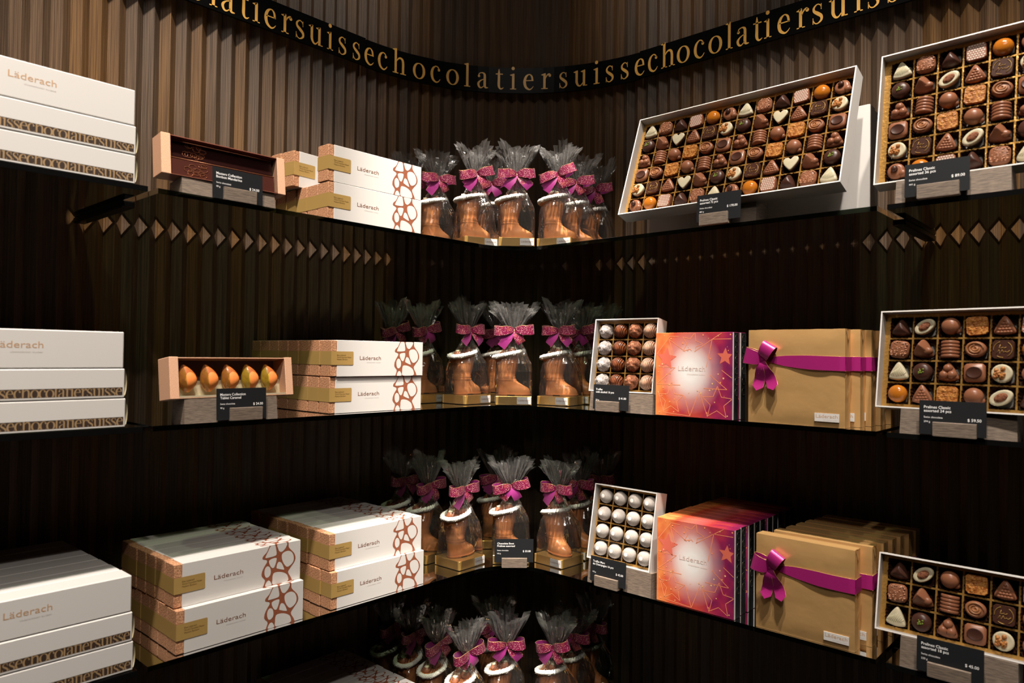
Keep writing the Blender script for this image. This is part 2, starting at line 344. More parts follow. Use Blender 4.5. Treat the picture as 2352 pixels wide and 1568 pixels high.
def put_text(b, txt, fmap, mi, width=None, size=None, bold=0, right=False):
    vs, fs, w = font_mesh(txt, bold); sx = width/w if width else size; sy = size or sx; off = -w*sx if right else 0
    b.add([fmap(x*sx+off, y*sy) for x, y in vs], fs, mi)
def front(x, z, y=-.0003): return lambda a, c: (x+a, y, z+c)
def logo(b, x, z, width, y=-.00015, mi=0, mi2=1, size=None):
    put_text(b, 'Läderach', front(x, z, y), mi, width, size or width*.232)
    put_text(b, 'chocolatier suisse', front(x+width*.33, z-width*.115, y), mi2, width*.66, width*.055)

# ------------------------------------------------------------------ room shell
ACX, ACY, AR = 1.11, 1.005, .54
def slat_wall(name, pts):
    """pts: list of (x, y, nx, ny) nodes along the wall, one per slat edge; each slat is a ridge with its apex towards the room"""
    b = MB(); z0, z1 = 0.0, 3.7; h = .0142
    for k in range(len(pts)-1):
        a, c = pts[k], pts[k+1]; mx, my = (a[0]+c[0])/2+(a[2]+c[2])/2*h, (a[1]+c[1])/2+(a[3]+c[3])/2*h
        A = (a[0], a[1]); B = (mx, my); D = (c[0], c[1]); bk = ((a[0]+c[0])/2-(a[2]+c[2])/2*.01, (a[1]+c[1])/2-(a[3]+c[3])/2*.01)
        vs = [(*A, z0), (*B, z0), (*D, z0), (*bk, z0), (*A, z1), (*B, z1), (*D, z1), (*bk, z1)]
        b.add(vs, [[0, 1, 5, 4], [1, 2, 6, 5], [2, 3, 7, 6], [3, 0, 4, 7], [4, 5, 6, 7], [0, 3, 2, 1]])
    o = b.build(name, M_wood); o['kind'] = 'structure'; return o
P_ = .0331; WY = 1.545+.0142; WX = 1.65+.0142
nL = 60; slat_wall('wall_left', [(ACX-P_*(nL-i), WY, 0, -1) for i in range(nL+1)])
nC = 27; RR = WY-ACY
slat_wall('wall_back', [(ACX+(RR)*math.sin(PI/2*i/nC), ACY+RR*math.cos(PI/2*i/nC), -math.sin(PI/2*i/nC), -math.cos(PI/2*i/nC)) for i in range(nC+1)])
nR = 44; slat_wall('wall_right', [(WX, ACY-P_*i, -1, 0) for i in range(nR+1)])
b = MB(); b.box(-4, 2.2, -4, 2.2, -.05, 0); o = b.build('floor', M_ground); o['kind'] = 'structure'
b = MB(); b.box(-4, 2.2, -4, 2.2, 3.7, 3.75); o = b.build('ceiling', M_ceil); o['kind'] = 'structure'

# sign band with lettering
BY = 1.528; BR = BY-ACY; BX = ACX+BR; AL = BR*PI/2
def bpath(s, off=0):
    if s <= ACX: return (s, BY-off)
    if s <= ACX+AL: a = (s-ACX)/BR; return (ACX+(BR-off)*math.sin(a), ACY+(BR-off)*math.cos(a))
    return (BX-off, ACY-(s-ACX-AL))
root = empty('sign_band', T(0, 0, 0)); tag(root, 'black curved sign band with gold serif lettering across the slatted corner', 'sign')
b = MB()
for s0, s1, zz in ((-.8, ACX-.002, 0), (ACX+.001, ACX+.205, -.002), (ACX+.207, 1.90, -.0035), (1.902, 3.1, -.001)):
    n = max(2, int((s1-s0)/.03)); rings = []
    for i in range(n+1):
        s = s0+(s1-s0)*i/n; f = bpath(s, .004); k = bpath(s, -.002)
        rings.append([(*f, 2.236+zz), (*f, 2.307+zz), (*k, 2.307+zz), (*k, 2.236+zz)])
    b.loft(rings, 0, False)
b.build('band_panel', M_lacq, root)
b = MB(); W = 'latiersuissechocolatiersuissechocolatiersuis'
SS = [.709, .741, .78, .808, .843, .884, .919, .962, 1.002, 1.038, 1.08, 1.12, 1.161, 1.212, 1.27, 1.318, 1.367, 1.409, 1.452, 1.501, 1.539, 1.583, 1.632, 1.681, 1.73, 1.776, 1.814, 1.858, 1.903, 1.942, 1.987, 2.03, 2.074, 2.117, 2.153, 2.186, 2.224, 2.248, 2.286, 2.328, 2.361, 2.405, 2.446, 2.476]
pre = 'suissechoco'; SP = [.709-.0385*(len(pre)-i) for i in range(len(pre))]
post = 'sechocolatiersuisse'; SQ = [2.476+.0385*(i+1) for i in range(len(post))]
XH = .0435
for ch, s in zip(pre+W+post, SP+SS+SQ):
    wd, polys = GL[ch]
    for p in polys:
        p = [q for q in p]; b.add([(*bpath(s+(x-wd/2)*XH*.92, .0046), 2.2445-.0015+y*XH) for x, y in p], [list(range(len(p)))])
b.build('lettering', M_gletter, root)

# ------------------------------------------------------------------ shelves
ZS = [1.7605, 1.38, 1.0, .62]; LV = ['top', 'second', 'third', 'bottom']
FY, FX, CR = 1.2, 1.318, .115
def outline_corner():
    p = [(.475, FY)]
    ccx, ccy = FX-CR, FY-CR
    for k in range(13): a = PI/2*k/12; p.append((ccx+CR*math.sin(a), ccy+CR*math.cos(a)))
    p.append((FX, .366)); xb, yb = 1.6488, 1.5438
    p.append((xb, .366)); r = AR-.0012
    for k in range(17): a = PI/2*(1-k/16); p.append((ACX+r*math.sin(a), ACY+r*math.cos(a)))
    p.append((.475, yb)); return p
def slab(b, poly, z0, z1, mi=0):
    n = len(poly); vs = [(x, y, z0) for x, y in poly]+[(x, y, z1) for x, y in poly]
    b.add(vs, [list(range(n)), list(range(2*n-1, n-1, -1))]+[[i, i+n, (i+1) % n+n, (i+1) % n] for i in range(n)], mi)
for z, nm in zip(ZS, LV):
    for key, poly, lab in (('c', outline_corner(), 'long smoked glass %s shelf curving round the corner'),
                           ('l', [(-.9, FY), (.459, FY), (.459, 1.5438), (-.9, 1.5438)], 'smoked glass %s shelf under the white cartons'),
                           ('r', [(FX, .350), (FX, -.5), (1.6488, -.5), (1.6488, .350)], 'smoked glass %s shelf beyond the corner shelf, at the frame edge')):
        rt_ = empty('glass_shelf', T(0, 0, 0)); tag(rt_, lab % nm, 'shelf', 'smoked glass wall shelves')
        b = MB(); slab(b, poly, z-.0085, z); b.build('glass_panel', M_shelf, rt_)
        b = MB(); e = .0012                                   # dark lacquered front edge of the glass
        if key == 'c':
            for i in range(14): a, c = poly[i], poly[i+1]; b.add([(*a, z-.0085), (*c, z-.0085), (*c, z-.0004), (*a, z-.0004)], [[0, 1, 2, 3]], 0, False, T(0, 0, 0))
        elif key == 'l': b.box(-.9, .459, FY-e, FY, z-.0085, z-.0003)
        else: b.box(FX-e, FX, -.5, .350, z-.0085, z-.0003)
        b.build('edge_strip', M_lacq, rt_)
        br = {'c': [(.467, 0), (.358, 1)], 'l': [(-.6, 0)], 'r': [(-.4, 1)]}[key]
        for q, side in br:
            b = MB()
            if side == 0: b.box(q-.0105, q+.0105, 1.30, 1.5438, z-.020, z-.0086, bev=.002)
            else: b.box(1.42, 1.6488, q-.0105, q+.0105, z-.020, z-.0086, bev=.002)
            b.build('bracket', M_lacq, rt_)

# ------------------------------------------------------------------ cartons
GCX = lambda px: (px-205)/1795*.2355
GCZ = lambda py: (750-py)/675*.0725
OUT_L = [(1510, 75), (1470, 170), (1415, 230), (1410, 275), (1465, 300), (1475, 340), (1440, 400), (1405, 480), (1400, 560), (1445, 625), (1445, 670), (1420, 750)]
OUT_R = [(1870, 750), (1850, 690), (1805, 590), (1840, 520), (1900, 440), (1920, 370), (1900, 290), (1850, 220), (1810, 160), (1805, 75)]
CELLS = [[(1530, 78), (1592, 78), (1612, 160), (1618, 235), (1590, 262), (1465, 268), (1452, 245), (1490, 160)],
         [(1635, 78), (1775, 78), (1765, 150), (1720, 205), (1690, 215), (1660, 195), (1640, 140)],
         [(1720, 240), (1790, 220), (1850, 250), (1885, 320), (1890, 400), (1860, 460), (1800, 495), (1760, 470), (1715, 380), (1700, 290)],
         [(1510, 320), (1560, 298), (1615, 300), (1620, 340), (1600, 420), (1575, 462), (1540, 440), (1510, 370)],
         [(1660, 378), (1700, 410), (1740, 515), (1725, 528), (1640, 490), (1622, 470), (1635, 400)],
         [(1480, 410), (1520, 440), (1535, 510), (1525, 570), (1490, 602), (1460, 590), (1440, 530), (1445, 450)],
         [(1600, 545), (1680, 555), (1760, 600), (1800, 660), (1790, 747), (1580, 747), (1562, 650), (1570, 570)],
         [(1505, 655), (1535, 690), (1545, 747), (1455, 747), (1470, 680)]]
def giraffe(b, mp, e1, e2):
    o = spline(OUT_L, 3)+spline(OUT_R, 3); o = [(x, min(max(y, 75), 750)) for x, y in o]
    b.add([mp(GCX(x), GCZ(y), e1) for x, y in o], [list(range(len(o)))], 1)
    for c in CELLS:
        s = spline(c, 4, True); s = [(x, min(max(y, 75), 750)) for x, y in s]
        b.add([mp(GCX(x), GCZ(y), e2) for x, y in s], [list(range(len(s)))], 0)
BL, BD, BH = .2355, .0362, .0725
def make_bar_carton():
    rt_ = empty('slim_carton')
    b = MB(); b.box(.0137, BL, 0, BD, 0, BH, 0, bev=.0005)
    giraffe(b, lambda x, z, e: (x, -e, z), .0002, .0004)
    giraffe(b, lambda x, z, e: (x, (BH-z)*BD/BH, BH+e), .0002, .0004)
    logo(b, .068, .0336, .053, -.00015, 2, 3, .0112); b.build('sleeve', [M_white, M_brown, M_logo, M_grey], rt_)
    b = MB(); b.box(0, .0139, .0006, BD-.0006, .0006, BH-.0006, 0, bev=.0008); b.build('tray_end', M_cork, rt_)
    b = MB(); z0, z1 = .0232, .0502; pts = []
    for cx_, cz_, a0 in ((.0490, z1-.003, 90), (.0490, z0+.003, 0)):
        pass
    arc = [(.0500+.0022*math.cos(math.radians(a)), z1-.0022+.0022*math.sin(math.radians(a))) for a in (90, 60, 30, 0)]+[(.0500+.0022*math.cos(math.radians(a)), z0+.0022+.0022*math.sin(math.radians(a))) for a in (0, -30, -60, -90)]
    poly = [(-.0004, z0), (-.0004, z1)]+arc; b.add([(x, -.0005, z) for x, z in poly], [list(range(len(poly)-1, -1, -1))])
    b.add([(-.0004, -.0005, z0), (-.0004, -.0005, z1), (-.0004, BD, z1), (-.0004, BD, z0)], [[0, 1, 2, 3]])
    for k, t in enumerate(('Elias Läderach', 'World Chocolate Master', 'Masters Bonbon')): put_text(b, t, front(.013, z1-.009-k*.0042, -.0006), 1, (.021, .034, .025)[k], .0042)
    b.build('seal_label', [M_gold_lab, M_gold_txt], rt_); return Proto(rt_)
bar = make_bar_carton()
def bar_row(x, y, z, n, pitch, label0, labelk, group, jit=.0006, seed=1):
    rnd = random.Random(seed)
    for k in range(n):
        bar.put(placeL(x+rnd.uniform(-1, 1)*jit*(k > 0)*3, y+k*pitch, z), label0 if k == 0 else labelk(k), 'chocolate carton', group)
ORD = ['front', 'second', 'third', 'fourth', 'fifth', 'sixth', 'seventh', 'eighth', 'ninth', 'tenth', 'eleventh', 'twelfth']
def rows(x, y, z, n, where, tier, pitch=.0372, dy=0, seed=1):
    bar_row(x, y, z+.0003, n, pitch, 'patterned carton, front of the %s row, %s' % (tier, where),
            lambda k: 'patterned carton, %s from front, %s row, %s' % (ORD[k], tier, where), 'slim white cartons '+where, seed=seed)
rows(.795, 1.206, ZS[0], 6, 'on the top shelf', 'lower', .0385)
wt = 'on the top shelf'
for k, (x, y, ya) in enumerate(((.794, 1.2062, 0), (.776, 1.300, .10), (.770, 1.340, .02))):
    bar.put(placeL(x, y, ZS[0]+.0733, ya), ('white patterned carton, front of the upper row, ' if k == 0 else 'patterned carton, %s from front, upper row, ' % ORD[k])+wt, 'chocolate carton', 'slim white cartons '+wt)
rows(.816, 1.222, ZS[1], 7, 'on the second shelf', 'lower', .0385, seed=3)
rows(.817, 1.219, ZS[1]+.0730, 8, 'on the second shelf', 'upper', .0395, seed=4)
rows(.5225, 1.209, ZS[2], 7, 'by white box stack, third shelf', 'lower', .0372, seed=5)
rows(.5225, 1.221, ZS[2]+.0730, 6, 'by white box stack, third shelf', 'upper', .0385, seed=6)
rows(.8190, 1.208, ZS[2], 8, 'by the boots, third shelf', 'lower', .0372, seed=7)
rows(.8190, 1.217, ZS[2]+.0730, 8, 'by the boots, third shelf', 'upper', .0385, seed=8)
rows(.8380, 1.210, ZS[3], 8, 'on the bottom shelf', 'lower', .0385, seed=9)
rows(.8380, 1.210, ZS[3]+.0730, 8, 'on the bottom shelf', 'upper', .0395, seed=10)

# white gift cartons, far left
def band_text(b, x0, x1, z0, z1, y):
    b.add([(x0, y, z0), (x1, y, z0), (x1, y, z1), (x0, y, z1)], [[0, 1, 2, 3]], 1)
    seq = 'chocolatiersuisse'*3; h = (z1-z0); sc = h*1.02; x = x1-.001; k = 'suisse'; s = seq[:]; order = list(reversed('chocolatiersuisse'*3)); i = 0
    while x > x0+.012:
        ch = order[i]; i += 1; wd, polys = GL[ch]; x -= wd*sc*.93
        for p in polys:
            q = clip([(a, c) for a, c in p], .1, 1.05)
            if len(q) >= 3: b.add([(x+a*sc, y-.0001, z0+(c-.09)*sc) for a, c in q], [list(range(len(q)))], 2)
            q = clip([((a-wd/2)*1.0+wd/2, c) for a, c in p], .1, 1.05)
WL = .262
def make_white(h, band):
    rt_ = empty('white_carton'); D = .0435 if not band else .058
    b = MB(); b.box(0, WL-.001, 0, D-.0008, .0002, h-.0004, 0, bev=.0014)
    if band: band_text(b, .001, WL-.004, .004, .0165, -.0001)
    else: logo(b, .092, .0295, .060, -.00015, 3, 4)
    if not band: bpy.data.objects.remove(rt_)
    so_ = b.build('sleeve' if band else 'white_carton', [M_white2, pbr('dark_bronze_band', srgb(58, 44, 36), .5), pbr('bronze_letter_print', srgb(160, 132, 96), .5), M_logo2, M_grey], rt_ if band else None)
    if band:
        b = MB(); rings = []
        for k in range(7):
            a = PI*k/6; x = WL-.0015+.0042*math.sin(a); z = h/2-(h/2-.002)*math.cos(a); rings.append([(x, .002, z), (x, D-.003, z)])
        b.loft(rings, 0, True, False, False, False); b.box(WL-.002, WL-.001, .002, D-.003, .003, h-.003); b.build('tray_end', M_wchoc, rt_)
    return Proto(rt_ if band else so_)
WH = .0456; wb = make_white(WH, True); wtop = make_white(.0565, False)
for zi, xr in ((0, .4425), (1, .434), (2, .4535)):
    z = ZS[zi]; x = xr-WL; nm = LV[zi]
    for t in range(2):
        for k in range(5):
            wb.put(placeL(x+.002*(t == 0)*(zi > 0)-.001*k, 1.204+.0595*k, z+.0004+t*(WH+.0003)),
                   ('white carton with bronze letter band, %s of front stack, %s shelf' % (['lowest', 'middle'][t], nm)) if k == 0 else 'white carton behind the front stack, %s tier, %s back, %s shelf' % (['lowest', 'middle'][t], ORD[k], nm), 'gift carton', 'white letter band cartons, far left')
    for k in range(7):
        wtop.put(placeL(x-.002-.0012*k, 1.205+.0445*k, z+.0006+2*(WH+.0003)), ('plain white carton with small logo, front of stack, %s shelf' % nm) if k == 0 else 'upright white carton, %s from the front, %s shelf stack' % (ORD[k], nm), 'gift carton', 'upright white cartons, far left')

# ------------------------------------------------------------------ stands and price cards
def make_stand(w=.162, d=.05, h=.0385, dark=False):
    b = MB(); t = .012
    vs = [(0, 0, 0), (w, 0, 0), (w, d, 0), (0, d, 0), (.001, .004, h), (w-.001, .004, h), (w-.001, d, h-.005), (.001, d, h-.005)]
    b.add(vs, [[0, 3, 2, 1], [4, 5, 6, 7], [0, 1, 5, 4], [1, 2, 6, 5], [2, 3, 7, 6], [3, 0, 4, 7]]); return b
def stand(mat, label, **k):
    o = make_stand(**k).build('display_stand', M_standw); o.matrix_world = mat; return tag(o, label, 'stand', 'grey wooden display stands')
CW, CHH = .092, .054
def card(mat, mat_block, lines, price, label, lab2):
    b = MB(); b.box(0, CW, 0, .0007, 0, CHH, 1); z = CHH-.0125
    for i, t in enumerate(lines[:2]): put_text(b, t, front(.0065, z-i*.0058, -.0002), 0, None, .0061, .012)
    if lines[2]: put_text(b, lines[2], front(.0065, z-.0155, -.0002), 0, None, .0042)
    put_text(b, lines[3], front(.0065, z-.0225, -.0002), 0, None, .0042); put_text(b, price, front(CW-.0065, z-.0178, -.0002), 0, None, .0062, .01, True)
    rt_ = b.build('price_card', [M_text, M_black]); rt_.matrix_world = mat; tag(rt_, label, 'price card', 'black price cards')
    b = MB(); b.box(0, .060, -.006, -.0006, 0, .0225, 0, bev=.0006); b.box(0, .060, .0012, .010, 0, .012, 0, bev=.0006); b.box(.001, .059, -.0059, .0099, .0002, .0022)
    o = b.build('card_holder', M_standw); o.matrix_world = mat_block; tag(o, lab2, 'card holder', 'grey wooden card holders')

# ------------------------------------------------------------------ pralines
def out_round(n=20, a=1, c=1): return [(a*math.cos(2*PI*k/n), c*math.sin(2*PI*k/n)) for k in range(n)]
def out_sq(n=24, e=5, a=1, c=1):
    r = []
    for k in range(n):
        t = 2*PI*k/n+PI/n; x, y = math.cos(t), math.sin(t); q = (abs(x)**e+abs(y)**e)**(-1/e); r.append((a*x*q, c*y*q))
    return r
def out_tri(): return spline([(0, 1.05), (.28, .80), (.72, .05), (.98, -.60), (.80, -.85), (0, -.98), (-.80, -.85), (-.98, -.60), (-.72, .05), (-.28, .80)], 3, True)
def out_heart(): return spline([(0, .62), (.35, .92), (.8, .88), (1.02, .5), (.82, -.1), (.35, -.72), (0, -1.0), (-.35, -.72), (-.82, -.1), (-1.02, .5), (-.8, .88), (-.35, .92)], 3, True)
def body(b, out, prof, r, mi=0, smooth=True, off=None):
    rings = [[(x*r*s+(off(z)[0] if off else 0), y*r*s+(off(z)[1] if off else 0), z) for x, y in out] for s, z in prof]
    b.loft(rings, mi, smooth)
PR = .0128
def P_root(): return empty('praline')
def mk(kind):
    rt_ = P_root(); b = MB(); r = PR; kids = []
    rnd = random.Random(hash(kind) % 97 if False else ord(kind))
    if kind == 'W':
        body(b, out_tri(), [(1, 0), (1.02, .006), (.97, .0085), (.85, .0095)], r); mat = M_wchoc
        for k in range(-4, 5): x = k*.0022; b.tube([(x-.002, -.008+abs(k)*.0005, .0097), (x+.002, .006-abs(k)*.0017, .0097)], .0004, 0, 4)
    elif kind == 'D':
        o = out_tri(); body(b, o, [(1, 0), (1.0, .003), (.85, .008), (.55, .0125), (.2, .0145)], r); b.tube([(0, r*.5, .012), (0, 0, .0148), (.001, -r*.6, .010)], .0007, 0, 5); mat = M_dark
    elif kind == 'T':
        body(b, out_tri(), [(1, 0), (1, .007), (.93, .009)], r); mat = M_milk
        for i in range(5):
            for j in range(-3, 4):
                x = j*.0036+(i % 2)*.0018; y = -.0088+i*.0038
                if abs(x) < (.0118-y)*.52-.001: b.sphere((x, y, .0088), .0023, 0, 8, 5, sc=(1, .8, .55))
    elif kind == 'R':
        body(b, out_sq(e=4), [(.95, 0), (1, .006), (.92, .010), (.6, .0115)], r); mat = [M_milk, pbr('nut_crumb', srgb(206, 146, 112), .5)]
        for _ in range(60): x, y = rnd.uniform(-.011, .011), rnd.uniform(-.0105, .0105); b.sphere((x, y, .0108-.1*abs(x)*abs(x)*8), rnd.uniform(.0010, .0017), 1, 6, 4)
    elif kind == 'C':
        body(b, out_sq(e=9), [(.97, 0), (1, .008), (.97, .0092)], r*.96, 1, False); mat = [M_pink, M_milk, M_cream]
        body(b, out_sq(e=9), [(.94, .0092), (.94, .0095)], r*.96, 0, False)
        for i in range(-3, 4):
            for j in range(-3, 4): x, y = (i+(j % 2)*.5)*.0033, j*.0033; (abs(x) < .0112) and b.add([(x-.0012, y-.0006, .0098), (x, y-.0013, .0098), (x+.0012, y-.0006, .0098), (x+.0012, y+.0006, .0098), (x, y+.0013, .0098), (x-.0012, y+.0006, .0098)], [[0, 1, 2, 3, 4, 5]], 2)
    elif kind == 'O':
        body(b, out_round(), [(.9, 0), (1, .004), (.97, .0075), (.82, .0115), (.5, .0142), (.15, .0150)], r); mat = M_orange
    elif kind == 'M':
        body(b, out_round(), [(.95, 0), (1, .006), (.94, .0088), (.6, .0098)], r*.92); b.sphere((.009, -.005, .006), .006, 0, 10, 6); mat = M_milk
        q = MB(); q.sphere((-.001, .002, .0118), .0048, 0, 12, 8, sc=(1, 1, .8)); kids.append(('coffee_bean', q, M_dark))
    elif kind == 'P':
        body(b, out_round(), [(.95, 0), (1, .006), (.93, .0095), (.7, .0122), (.3, .0132)], r); mat = M_dark
        q = MB(); [q.sphere((rnd.uniform(-.003, .003), rnd.uniform(-.003, .003), .0134), rnd.uniform(.0008, .0014), 0, 6, 4) for _ in range(12)]; kids.append(('pistachio_topping', q, M_pist))
    elif kind == 'F':
        body(b, out_tri(), [(1, 0), (1, .004), (.8, .009), (.45, .013), (.22, .016), (.08, .0175)], r, off=lambda z: (-.25*z, .3*z)); b.sphere((.005, -.002, .007), .0065, 0, 10, 6, sc=(1.1, .9, .8)); mat = M_milk
    elif kind == 'H':
        body(b, out_heart(), [(.93, 0), (.95, .006)], r*.98, 1); body(b, out_heart(), [(.98, .006), (.98, .0085), (.93, .0095), (.8, .0098)], r*.98, 0); mat = [M_wchoc, M_dark]
    elif kind == 'L':
        body(b, out_sq(e=8), [(.98, 0), (1, .008), (.96, .0095)], r*.98, 0, False); mat = M_dark
        q = MB(); Z = .0099
        def arc(a0, a1, rr): return [(rr*math.cos(math.radians(a0+(a1-a0)*k/10)), rr*math.sin(math.radians(a0+(a1-a0)*k/10)), Z) for k in range(11)]
        q.tube(arc(110, 190, .0105), .0005, 0, 4); q.tube(arc(-60, 60, .0105), .0005, 0, 4); q.tube(arc(235, 275, .0108), .0005, 0, 4)
        q.tube([(-.003, .006, Z), (-.0045, .0015, Z), (-.002, .0015, Z), (.0005, .003, Z), (0, .0015, Z), (.002, .0018, Z), (.004, .003, Z)], .00045, 0, 4)
        q.tube([(-.007, -.006, Z), (-.004, -.0005, Z), (-.003, -.0055, Z), (-.0005, -.0005, Z), (.001, -.004, Z), (.003, -.0025, Z), (.005, -.004, Z), (.008, -.001, Z)], .00045, 0, 4); kids.append(('gold_script', q, M_gline))
    elif kind == 'N':
        body(b, out_round(), [(.9, 0), (1, .007), (1, .0095), (.9, .0108), (.75, .0106)], r*.95); mat = M_wchoc
        q = MB(); [q.sphere((-.0025+rnd.uniform(-.005, .005), rnd.uniform(-.007, .007), .0115), rnd.uniform(.0018, .003), 0, 7, 5, disp=.4, seed=i) for i in range(16)]; kids.append(('nut_topping', q, M_nut))
    elif kind == 'K':
        body(b, out_tri(), [(1, 0), (1, .005), (.8, .0085)], r); mat = M_milk
        for x, y in ((0, .005), (-.0048, -.004), (.0048, -.004)): b.sphere((x, y, .0075), .0062, 0, 12, 8)
    elif kind == 'S':
        mat = [M_milk, M_dark]
        for k in range(5):
            x0 = -.0115+k*.0047; prof = [(.0118*math.cos(PI*j/10), .0125*math.sin(PI*j/10)+.001) for j in range(11)]
            rings = [[(y_*s, x, z_*s) for y_, z_ in prof] for x, s in ((x0, .93), (x0+.0008, 1), (x0+.0036, 1), (x0+.0046, .93))]; b.loft(rings, 0, True)
        b.box(-.0118, .0118, -.0112, .0118, 0, .0014, 1)
    elif kind == 'B':
        body(b, out_round(), [(.85, 0), (.95, .004), (.95, .009), (.8, .013), (.45, .0158), (.1, .0165)], r*.95); b.sphere((.0085, -.006, .004), .0045, 0, 8, 6); mat = M_milk
    elif kind == 'G':
        body(b, out_sq(e=9), [(.95, 0), (1, .004), (1, .0085), (.96, .0095)], r, 0, False); mat = M_floren
        for _ in range(22): b.sphere((rnd.uniform(-.0095, .0095), rnd.uniform(-.0095, .0095), .0093), rnd.uniform(.0014, .0026), 0, 7, 4, sc=(1.3, 1, .4))
    elif kind == 'Q':
        body(b, out_round(a=1, c=.86), [(.95, 0), (1, .007), (.95, .0095), (.75, .0108)], r, 1); mat = [pbr('caramel_swirl', srgb(186, 126, 84), .35), M_milk]
        for q0, rr in ((0, 1), (1.6, .62), (3, .3)): b.tube([(rr*.0098*math.cos(t), rr*.0082*math.sin(t), .0112) for t in (q0+k*.32 for k in range(17))], [.0006+.0013*math.sin(PI*k/16) for k in range(17)], 0, 6)
        b.sphere((0, 0, .0098), .007, 0, 12, 6, sc=(1.1, .9, .22))
    elif kind == 'A':
        body(b, out_sq(e=6), [(.97, 0), (1, .007), (.9, .0095)], r); mat = M_milk
        q = MB(); q.loft([[(x*.0095*s, y*.0080*s, z) for x, y in out_round(20)] for s, z in ((1, .009), (1, .0106), (.93, .0112), (.85, .0108))], 0, True); kids.append(('embossed_disc', q, M_dark))
    elif kind == 'E':
        mm = RZ(.6); body(b, [tuple((mm @ Vector((x, y, 0)))[:2]) for x, y in out_round(20, 1.12, .72)], [(.9, 0), (1, .006), (1, .0095), (.92, .011), (.7, .0104)], r); mat = M_wchoc
        q = MB(); body(q, [tuple((mm @ Vector((x, y, 0)))[:2]) for x, y in out_round(20, 1.12, .72)], [(.62, .0098), (.5, .012), (.2, .0128)], r); kids.append(('nougat_filling', q, M_cocoa))
    elif kind == 'w': b.sphere((0, 0, .0155), .0158, 0, 30, 20, disp=.16, seed=3, freq=2.6); mat = M_snow
    elif kind == 'z': b.sphere((0, 0, .0150), .0152, 0, 22, 14); mat = M_snow2
    elif kind == 'k': b.sphere((0, 0, .0155), .0160, 0, 30, 20, disp=.18, seed=9, freq=2.4); mat = M_cocoa
    elif kind in 'md':
        b.sphere((0, 0, .0155), .0156, 0, 22, 14); mat = [M_milk if kind == 'd' else pbr('light_milk_chocolate', srgb(168, 98, 62), .3), M_line if kind == 'm' else M_lline]
        for k in range(-4, 5):
            x = k*.0034; R_ = math.sqrt(max(.01575**2-x*x, 0)); b.tube([(x+.0012*math.sin(t*2), R_*math.cos(t), .0155+R_*math.sin(t)) for t in (PI*(j/14) for j in range(15))], .0010, 1, 4)
    if not kids:
        bpy.data.objects.remove(rt_); return Proto(b.build('praline', mat))
    b.build('shell', mat, rt_)
    for nm, q, mm_ in kids: q.build(nm, mm_, rt_)
    return Proto(rt_)
DESC = {'W': 'white triangular praline with fine ribs', 'R': 'knobbly milk praline with nut pieces', 'D': 'dark rounded pyramid praline', 'C': 'pink and cream lattice square praline', 'O': 'glossy orange dome praline',
        'M': 'milk praline with dark bean on top', 'P': 'dark dome praline with green pistachio', 'F': 'folded milk praline with pointed peak', 'H': 'white heart praline', 'T': 'scaly milk triangle praline',
        'L': 'dark square praline with gold script', 'N': 'white cup praline with nuts', 'K': 'three-bump milk praline', 'S': 'ridged half-round milk praline', 'B': 'plain round milk praline', 'G': 'golden brown florentine square',
        'Q': 'caramel swirl praline', 'A': 'milk square praline with dark oval disc', 'E': 'white oval praline with nougat centre', 'w': 'rough white sugared truffle', 'm': 'milk truffle with dark stripes', 'k': 'rough cocoa-dusted truffle',
        'd': 'milk truffle with pale stripes', 'z': 'smooth white sugared truffle'}
PROT = {}
